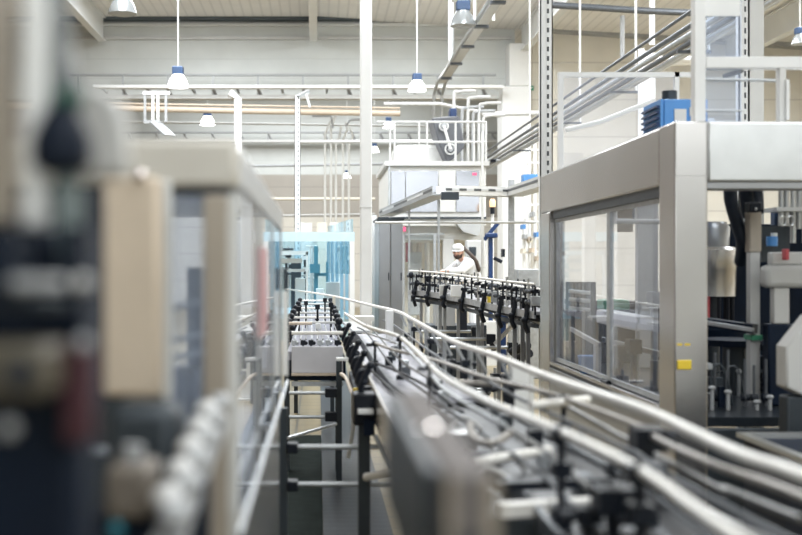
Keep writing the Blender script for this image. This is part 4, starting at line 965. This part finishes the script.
for px_, py_ in ((411, 275), (417, 283), (423, 290), (414, 292), (428, 279), (421, 272)):
    MB().ball(at(px_, py_, 13.3), .032, (1, 1, 1.3)).build('end_knob', 'black', t)
for i in (3, 8, 13, 18, 23):
    p = C2[i]
    MB().cyl(off(p, i, .13, c2z(p) + .02), off(p, i, .13, c2z(p) + .3), .012, 8).build('upright_pin', 'steel_l', t)
for px0, px1, Y, py0, py1, m in ((448, 459, 12.1, 285, 297, 'white'), (497, 510, 10.6, 300, 312, 'grey_l'), (483.5, 488, 11.0, 295, 303, 'yellow'), (437, 444, 12.7, 285, 296, 'offw'), (525, 534, 9.6, 296, 306, 'galv')):
    bx(X(px0, Y), X(px1, Y), Y - .30, Y - .22, Z(py1, Y - .3), Z(py0, Y - .3)).build('drive_box' if m != 'yellow' else 'reflector', m, t, .006)
for i, s in ((2, 1), (6, 1), (9, 1), (12, 1), (15, 1), (18, 1), (21, 1), (5, -1), (11, -1), (17, -1)):
    p = C2[i]; q = off(p, i, .06 * s, 0)
    bx(q.x - .017, q.x + .017, q.y - .017, q.y + .017, 0, c2z(p) - .031).build('leg', 'steel_d', t)
for px0, px1, py, Y in ((412, 473, 331.5, 12.2), (430, 488, 339, 11.3), (450, 510, 347.5, 10.9)):
    MB().cyl(at(px0, py, Y), at(px1, py, Y), .016, 8).build('cross_brace', 'galv', t)
    b = MB(); p = at(px1 + 3, py, Y); b.box(p.x - .05, p.x + .04, p.y - .05, p.y + .05, p.z - .05, p.z + .05).bar(p, p + Vector((.03, 0, -.12)), .05, .05); b.build('brace_clamp', 'black', t)
for a_, b_ in (((512, 352), (528, 345)), ((513, 362), (530, 353))):
    MB().cyl(at(*a_, 10.4), at(*b_, 10.2), .04, 10).build('support_arm', 'black', t)
MB().bar(at(495, 344, 10.9), at(513, 325, 10.7), .03, .03).build('strut', 'galv', t)
MB().bar(at(515, 311, 10.2), at(545, 324, 9.6), .06, .03).build('chute', 'steel_l', t)
tag(bx(X(431, 15), X(489, 15), 15.2, 15.8, .0, Z(326, 15)).build('floor_cabinet', 'slate', None, .01), 'dark cabinet on the floor behind the legs of the middle conveyor', 'cabinet')
tag(bx(X(459, 15), X(467, 15), 15.0, 15.15, 0, Z(300, 15)).build('cable_box', 'black'), 'narrow black box in front of the floor cabinet', 'box')
tag(bx(X(437, 15), X(457, 15), 15.2, 15.5, Z(326, 15.2), Z(301, 15.2)).build('grey_panel', 'grey'), 'dark grey panel standing on the floor cabinet', 'panel')
tag(MB().cyl(at(496, 317, 16), at(508, 315, 16), .12, 16).bar((X(502, 16), 16, 0), at(502, 322, 16), .1, .1).build('motor', 'blue'), 'blue motor seen under the middle conveyor', 'motor')
tag(bx(X(480, 17), X(500, 17), 17, 17.4, 0, Z(322, 17)).build('floor_crate', 'offw'), 'pale crate on the floor beyond the middle conveyor legs', 'crate')
tag(bx(X(436, 17.3), X(500, 17.3), 17.0, 18.2, 0, .25).build('platform', 'galv_d'), 'low metal platform under the worker', 'platform') if False else None
# low pipework in the gap between the conveyors
t = thing('floor_pipework', 'tangle of steel pipes and black clamps behind the outer rail', 'pipework', (1.0, 8.0, 0))
random.seed(5)
for i in range(8):
    Y = 7.0 + i * .35; x = X(425 + i * 10, Y)
    zz = .50 + .05 * (i % 3)
    MB().cyl((x, Y, 0), (x, Y, zz + .1), .014, 8).build('stand', 'galv', t)
    MB().cyl((x - .16, Y, zz), (x + .18, Y - .1, zz + .02), .013, 8).build('rod', 'steel_l' if i % 2 else 'galv', t)
    b = MB(); b.box(x - .035, x + .035, Y - .04, Y + .04, zz - .04, zz + .05).ball((x + .06, Y - .05, zz + .02), .035); b.build('clamp', 'black', t)

# ================================================================== LEFT MACHINE
t = thing('glazed_machine', 'pale machine with glass doors on the left of the aisle, out of focus', 'machine', (-.3, 2.8, 0))
YL, YE, XL = 1.75, 4.0, -.127
zt, zb_ = Z(139, YL), Z(187, YL)
bx(-.62, XL, YL, YL + .05, zb_, zt).build('front_header', mat('beige_header', (.62, .59, .53), .5, .1), t, .01)
bx(-.60, XL - .012, YL + .012, YL + .05, zb_ - .012, zb_).build('header_shadow_strip', 'slate', t)  # dark strip standing in for the shadow under the header
bx(XL - .02, XL, YL + .05, YE, zb_, zt + .0).build('side_header', 'steel_l', t, .008)
bx(-.62, XL - .02, YL + .05, YE, zt - .02, zt - .001).build('roof', 'offw', t)
bx(X(228, YL), XL, YL, YL + .03, 1.06, zb_ - .012).build('corner_strip', 'offw', t)
bx(X(203, YL), X(228, YL), YL, YL + .04, .0, zb_ - .012).build('corner_post', 'taupe', t, .004)
bx(X(172, YL), X(203, YL), YL + .01, YL + .018, 1.20, zb_ - .012).build('front_pane', 'tint', t)
bx(X(160, YL), X(172, YL), YL - .01, YL + .02, 1.20, zb_ + .01).build('door_stile', 'offw', t, .004)
bx(X(100, 1.62), X(160, 1.62), 1.62, 1.66, Z(398, 1.62), Z(176, 1.62)).build('front_door', mat('beige_door', (.62, .52, .41), .45, .15), t, .01)
bx(X(60, YL), X(170, YL), YL + .0, YL + .02, 1.22, zb_ - .012).build('door_backing', 'slate', t)
bx(-.62, X(203, YL), YL + .0, YL + .04, 0, 1.20).build('lower_front', 'slate', t)
for a, b in ((YL + .05, 2.45), (2.47, 3.2), (3.22, YE - .02)):
    f = MB().box(XL - .012, XL - .002, a, a + .02, 1.07, zb_).box(XL - .012, XL - .002, b - .02, b, 1.07, zb_).build('door_frame', 'steel_l', t)
    bx(XL - .009, XL - .005, a + .02, b - .02, 1.07, zb_).build('side_pane', 'tint', f)
bx(X(283, YE), X(288, YE), YE - .02, YE + .01, Z(375, YE), Z(291, YE)).build('end_strip', 'rail', t)
bx(X(283, YE), X(287.5, YE), YE - .015, YE + .02, Z(290, YE), Z(268, YE)).build('end_latch', 'slate', t)
bx(XL - .05, XL - .012, YL + .05, YE, .04, 1.068).build('lower_side', mat('dark_polished_side', (.30, .31, .32), .16, .9, .05, 3, .1), t)
MB().cyl((XL + .012, 1.6, 1.115), (XL + .012, 4.2, 1.072), .005, 8).build('edge_rail', 'galv', t)
for Y in (1.8, 2.9, 3.9): MB().cyl((XL + .012, Y, 1.115 - (Y - 1.6) * .0165), (XL - .03, Y, 1.06), .006, 6).build('rail_stud', 'steel_l', t)
bx(-.62, XL - .06, YL + .06, YE, .9, 1.0).build('deck', 'galv', t)
bx(-.62, -.58, YL + .05, YE, 0, zt - .02).build('rear_wall', 'offw', t)
bx(XL - .002, XL + .002, 2.44, 2.76, 1.345, 1.545).build('red_strip', mat('pale_red_film', (.55, .30, .31), .4), t)  # pale red strip set on the outer face of the side pane
for k, zz in enumerate((1.40, 1.335, 1.30)): MB().tube([(-.50, 2.3, zz - .05), (-.36, 2.25, zz), (-.24, 2.2, zz + .03), (-.15, 2.3, zz + .03)], .006, 8, 4).build('reflection_streak', 'rail', t)  # tubes added inside to imitate rail reflections in the front pane
bx(-.40, -.36, 3.4, 3.6, 1.0, 1.5).build('inner_column', 'steel_l', t)
bx(-.30, -.26, 2.9, 3.1, 1.0, 1.35).build('inner_column', 'grey', t)
MB().cyl((-.28, 2.5, 1.0), (-.28, 2.5, 1.28), .05, 18).build('inner_drum', 'steel', t)
for x, Y in ((-.58, 1.85), (-.2, 3.9)): MB().cyl((x, Y, 0), (x, Y, .05), .03).build('foot', 'slate', t)
MB().ball(at(140, 176, 1.62), .011).build('door_bolt', 'bolt', t)
# units in front of it
t = thing('chain_arm', 'blurred grey link chain rising beside the left machine', 'chain', (-.15, 1.1, 1.2))
c0, c1 = at(168, 512, 1.12), at(215, 402, 1.62)
for i in range(11):
    p = c0 + (c1 - c0) * (i / 10)
    MB().ball(p + Vector((.007 * (-1) ** i, 0, 0)), .021, (.8, 1.7, .65), 12).build('link', 'grey_l' if i % 2 else 'grey', t)
MB().bar(c0 - Vector((.0, .05, .035)), c1 + Vector((.0, .05, -.035)), .03, .015).build('chain_guide', 'grey', t)
bx(c0.x - .012, c0.x + .02, 1.30, 1.36, 0, 1.245).build('stand', 'navy', t)
t = thing('drive_block', 'blurred beige block on a dark base at the lower left', 'drive unit', (-.2, 1.2, 0))
bx(X(105, 1.2), X(151, 1.2), 1.2, 1.28, Z(520, 1.2), Z(468, 1.2)).build('block', mat('brown_block', (.17, .145, .12), .55), t, .008)
MB().cyl(at(132, 470, 1.24), at(134, 445, 1.24), .012, 12).build('spigot', 'grey', t)
bx(X(98, 1.25), X(158, 1.25), 1.22, 1.4, 0, Z(521, 1.2)).build('base', 'navy', t)
MB().ball(at(116, 530, 1.17), .009).build('indicator_light', mat('teal_light', (.01, .14, .19), .4), t)
bx(X(105, 1.45), X(177, 1.45), 1.45, 1.55, 0, Z(405, 1.45)).build('rear_block', 'slate', t, .02)

# far left machine, very near the camera
t = thing('near_machine', 'dark machine very close at the left picture edge, strongly blurred', 'machine', (-.25, .85, 0))
Yn = .85
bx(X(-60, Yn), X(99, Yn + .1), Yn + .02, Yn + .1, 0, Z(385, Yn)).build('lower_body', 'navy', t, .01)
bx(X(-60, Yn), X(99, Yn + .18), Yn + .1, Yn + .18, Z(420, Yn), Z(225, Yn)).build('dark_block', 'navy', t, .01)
bx(X(-60, .8), X(58, .8), .80, .83, Z(290, .8), Z(277, .8)).build('bright_bar', 'grey', t, .003)
bx(X(-60, .82), X(55, .82), .84, .87, Z(312, .82), Z(298, .82)).build('slide_rail', 'slate', t, .003)
bx(X(-60, .78), X(44, .78), .78, .86, Z(400, .78), Z(346, .78)).build('beige_block', mat('olive_block', (.075, .065, .045), .5), t, .006)
MB().cyl(at(20, 374, .775), at(20, 374, .79), .010, 14).build('dark_knob', 'black', t)
bx(X(59, .84), X(97, .87), .845, .868, Z(445, .84), Z(345, .84)).build('red_plate', 'maroon', t, .004)
MB().prism([(X(48, .88), Z(150, .88)), (X(76, .88), Z(150, .88)), (X(78, .88), Z(310, .88)), (X(64, .88), Z(310, .88))], 'y', .88, .90).build('grey_plate', mat('slate_green_panel', (.16, .20, .20), .5), t, .003)
bx(X(-60, .9), X(9, .9), .9, .93, Z(225, .9), Z(-60, .9)).build('tan_post', 'taupe', t, .006)
bx(X(14, .86), X(37, .86), .88, .90, Z(225, .86), Z(-60, .86)).build('white_post', 'white', t, .004)
bx(X(36, .9), X(64, .9), .9, .92, Z(140, .9), Z(-40, .9)).build('mid_plate', mat('mid_grey_plate', (.17, .185, .19), .5), t, .006)
MB().cyl(at(63, 80, .95), at(52, -30, .95), .012, 12, .010).build('grey_arm', 'grey', t)
MB().tube([at(64, 20, .92), at(56, 55, .92), at(70, 90, .92), at(68, 120, .92)], .009, 10, 4).build('cable', 'slate', t)
MB().lathe([(.014, Z(174, .88)), (.024, Z(164, .88)), (.024, Z(138, .88)), (.017, Z(120, .88)), (.010, Z(106, .88))], (X(62, .88), .88, 0), 18).build('valve_knob', 'navy', t)
MB().lathe([(.012, Z(106, .88)), (.014, Z(96, .88)), (.006, Z(90, .88))], (X(68, .88), .88, 0), 14).build('green_cap', 'green_d', t)
MB().prism([(X(66, .98), Z(176, .98)), (X(124, .98), Z(176, .98)), (X(124, .98), Z(118, .98)), (X(116, .98), Z(96, .98)), (X(98, .98), Z(86, .98)), (X(76, .98), Z(84, .98)), (X(58, .98), Z(60, .98)), (X(52, .98), Z(84, .98))], 'y', .98, 1.02).build('grey_cover', 'grey_l', t, .006)
bx(X(76, .95), X(97, 1.07), 1.03, 1.07, Z(420, .95), Z(176, .95)).build('dark_backplate', 'navy', t)
MB().ball(at(82, 283, .86), .007).build('bolt', 'grey_l', t); MB().ball(at(83, 343, .84), .006).build('bolt', 'grey', t)
MB().ball(at(9, 428, .8), .007).build('bolt', 'grey', t)
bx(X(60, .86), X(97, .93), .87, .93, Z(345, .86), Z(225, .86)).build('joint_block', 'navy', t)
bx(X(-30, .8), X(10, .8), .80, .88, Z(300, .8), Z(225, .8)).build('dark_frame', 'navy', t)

# foreground square tube at the bottom centre
t = thing('square_tube_frame', 'blurred grey square tube with a pale bolt at the bottom centre, nearest the camera', 'frame', (.12, 1.1, 0))
Y0 = .85
bx(X(447, Y0), X(497, Y0), Y0, 1.42, Z(474, Y0) - .05, Z(474, Y0)).build('tube', mat('steel_tube', (.17, .155, .15), .75, 0, spec=.08), t, .004)
MB().box(X(447, Y0), X(453, Y0), Y0 - .003, Y0, 1.1, Z(475, Y0)).box(X(486, Y0), X(497, Y0), Y0 - .003, Y0, 1.1, Z(475, Y0)).build('end_flange', 'taupe', t)
bx(X(449, Y0), X(495, Y0), Y0, Y0 + .05, 0, Z(474, Y0) - .05).build('upright', 'slate', t, .004)
bx(X(447, Y0) - .012, X(447, Y0), Y0 + .04, 1.42, Z(474, Y0) - .14, Z(474, Y0) - .004).build('side_flange', 'slate', t, .003)
p = Vector((X(447, Y0) + .011, 1.10, Z(474, Y0)))
R_ = .030; MB().lathe([(R_ * math.sin(a), R_ * (math.cos(a) - math.cos(.42))) for a in [.42 - k * .042 for k in range(11)]], p, 28).build('bolt_head', 'bolt', t)
# ================================================================== WORKER
def skin_mesh(name, verts, edges, m, parent, sub=1, root=0, extra=None):
    me = bpy.data.meshes.new(name); me.from_pydata([v[0] for v in verts], edges, [])
    o = bpy.data.objects.new(name, me); COL.objects.link(o)
    sk = o.modifiers.new('skin', 'SKIN'); o.modifiers.new('sub', 'SUBSURF').levels = sub
    if not me.skin_vertices: me.skin_vertices.new()
    for i, v in enumerate(verts):
        r = v[1] if isinstance(v[1], tuple) else (v[1], v[1])
        me.skin_vertices[0].data[i].radius = r; me.skin_vertices[0].data[i].use_root = (i == root)
    dg = bpy.context.evaluated_depsgraph_get(); dg.update()
    ne = bpy.data.meshes.new_from_object(o.evaluated_get(dg))
    bpy.data.objects.remove(o)
    b = MB(); b.bm.from_mesh(ne); bpy.data.meshes.remove(ne)
    if extra: extra(b)
    return b.build(name, m, parent)
YP = 17.6
px, pzf = X(474, YP), .25
t = thing('person', 'worker in white cap and white coat with a beard, leaning over the middle conveyor', 'person', (px, YP, pzf))
o = bpy.data.objects.new
V = lambda x, y, z: Vector((px + x, YP + y, z))
hips = V(0.0, 0, 1.17); waist = V(-.03, -.01, 1.33); chest = V(-.10, -.04, 1.50); neckb = V(-.20, -.07, 1.61); neck = V(-.235, -.085, 1.665)
head = V(-.265, -.11, 1.755)
nearS, farS = V(-.10, -.22, 1.575), V(-.22, .12, 1.57)
nearE, farE = V(-.27, -.36, 1.44), V(-.44, .02, 1.40)
nearW, farW = V(-.47, -.33, 1.44), V(-.55, -.16, 1.42)
kL, kR = V(-.02, -.10, .72), V(.02, .11, .72)
aL, aR = V(.0, -.11, .33), V(.05, .12, .33)
def hand(b, wr, d, up, side):
    d = d.normalized(); sd = d.cross(up).normalized() * side
    pc = wr + d * .05
    b.ball(pc, .042, (1, .95, .5), 12)
    for k, L in enumerate((.062, .075, .07, .055)):
        r0 = pc + d * .03 + sd * (.03 - .02 * k)
        b.tube([r0, r0 + d * L * .5 - up * .008, r0 + d * L * .85 - up * .03], .0095, 7, 2, .0075)
    r0 = pc + sd * .03 - d * .01
    b.tube([r0, r0 + sd * .03 + d * .02, r0 + sd * .035 + d * .05 - up * .01], .011, 7, 2, .009)
f = Vector((-.45, -.85, -.22)).normalized(); sdv = f.cross(Vector((0, 0, 1))).normalized(); upv = sdv.cross(f).normalized()
def head_extra(b):
    n0 = len(b.bm.verts)
    b.ball(head, .084, (.86, .98, 1.2), 18)
    b.ball(head + f * .084 - upv * .018, .018, (1, 1, 1.3), 10)
    for s in (-1, 1): b.ball(head + sdv * s * .074 - upv * .01, .026, (.6, .8, 1.3), 8)
    hand(b, nearW, nearW - nearE, Vector((0, 0, 1)), -1); hand(b, farW, farW - farE, Vector((0, 0, 1)), 1)
bv = [(hips, (.13, .11)), (waist, (.12, .10)), (chest, (.14, .11)), (neckb, .065), (neck, .055), (head, .07),
      (nearS, .062), (nearE, .045), (nearW, .030), (farS, .062), (farE, .045), (farW, .030),
      (V(-.01, -.09, 1.08), .09), (kL, .06), (aL, .042), (V(.01, .09, 1.08), .09), (kR, .06), (aR, .042)]
be = [(0, 1), (1, 2), (2, 3), (3, 4), (4, 5), (2, 6), (6, 7), (7, 8), (2, 9), (9, 10), (10, 11), (0, 12), (12, 13), (13, 14), (0, 15), (15, 16), (16, 17)]
skin_mesh('body', bv, be, 'skin', t, 1, 0, head_extra)
cv = [(V(.02, 0, .98), (.19, .17)), (hips, (.17, .15)), (waist, (.17, .16)), (chest, (.19, .17)), (neckb, (.09, .085)),
      (nearS, .088), (nearE, .066), (nearW - (nearW - nearE) * .08, .052), (farS, .088), (farE, .066), (farW - (farW - farE) * .08, .052)]
ce = [(0, 1), (1, 2), (2, 3), (3, 4), (3, 5), (5, 6), (6, 7), (3, 8), (8, 9), (9, 10)]
skin_mesh('coat', cv, ce, 'cloth', t, 2, 1)
skin_mesh('trousers', [(V(0, 0, 1.1), .14), (V(-.01, -.09, 1.02), .11), (kL, .082), (aL + Vector((0, 0, .05)), .07), (V(.01, .09, 1.02), .11), (kR, .082), (aR + Vector((0, 0, .05)), .07)],
          [(0, 1), (1, 2), (2, 3), (0, 4), (4, 5), (5, 6)], 'cloth', t, 1, 0)
for a in (aL, aR):
    MB().ball((a.x - .05, a.y - .03, pzf + .045), .05, (2.4, .95, .9), 12).build('shoe', 'white', t)
# cap: soft hood dome with a band
cp = MB(); cp.ball(head + upv * .045 - f * .010, .100, (.94, 1.04, .78), 18)
cp.build('cap', 'cap', t)
MB().tube([head + upv * .02 - f * .008 + (f * math.cos(a) * .096 + sdv * math.sin(a) * .086) for a in [k * math.pi / 10 for k in range(21)]], .012, 8).build('cap_band', 'cloth', t)
bd = MB(); bd.ball(head + f * .042 - upv * .072, .054, (1, 1, .95), 14); bd.ball(head + f * .02 - upv * .06 + sdv * .046, .036, (.8, .9, 1.2), 10); bd.ball(head + f * .02 - upv * .06 - sdv * .046, .036, (.8, .9, 1.2), 10)
bd.build('beard', 'hair', t)
for s in (-1, 1):
    MB().ball(head + f * .076 + sdv * s * .030 + upv * .005, .012, (1, 1, .8), 8).build('eye', 'black', t)
    MB().bar(head + f * .083 + sdv * s * .016 + upv * .024, head + f * .076 + sdv * s * .048 + upv * .024, .008, .009).build('eyebrow', 'hair', t)
MB().bar(head + f * .094 + sdv * .02 - upv * .05, head + f * .094 - sdv * .02 - upv * .05, .006, .008).build('lips', mat('lip', (.5, .2, .17), .5), t)
hp = [head - f * .06 + Vector((.07, -.04, .03)), head + Vector((.17, -.10, -.04)), head + Vector((.26, -.13, -.15)), head + Vector((.305, -.12, -.28))]
MB().tube(hp, .030, 10, 5, .034).ball(hp[0], .034).ball(hp[-1], .032, (1, 1, 1.6)).build('ponytail', 'hair', t)
tag(bx(px - .5, px + .45, 17.1, 18.0, 0, .25 - .001).build('work_platform', 'galv_d', None, .01), 'low metal platform the worker stands on', 'platform')
# unused materials out
for m in list(bpy.data.materials):
    if m.users == 0: bpy.data.materials.remove(m)
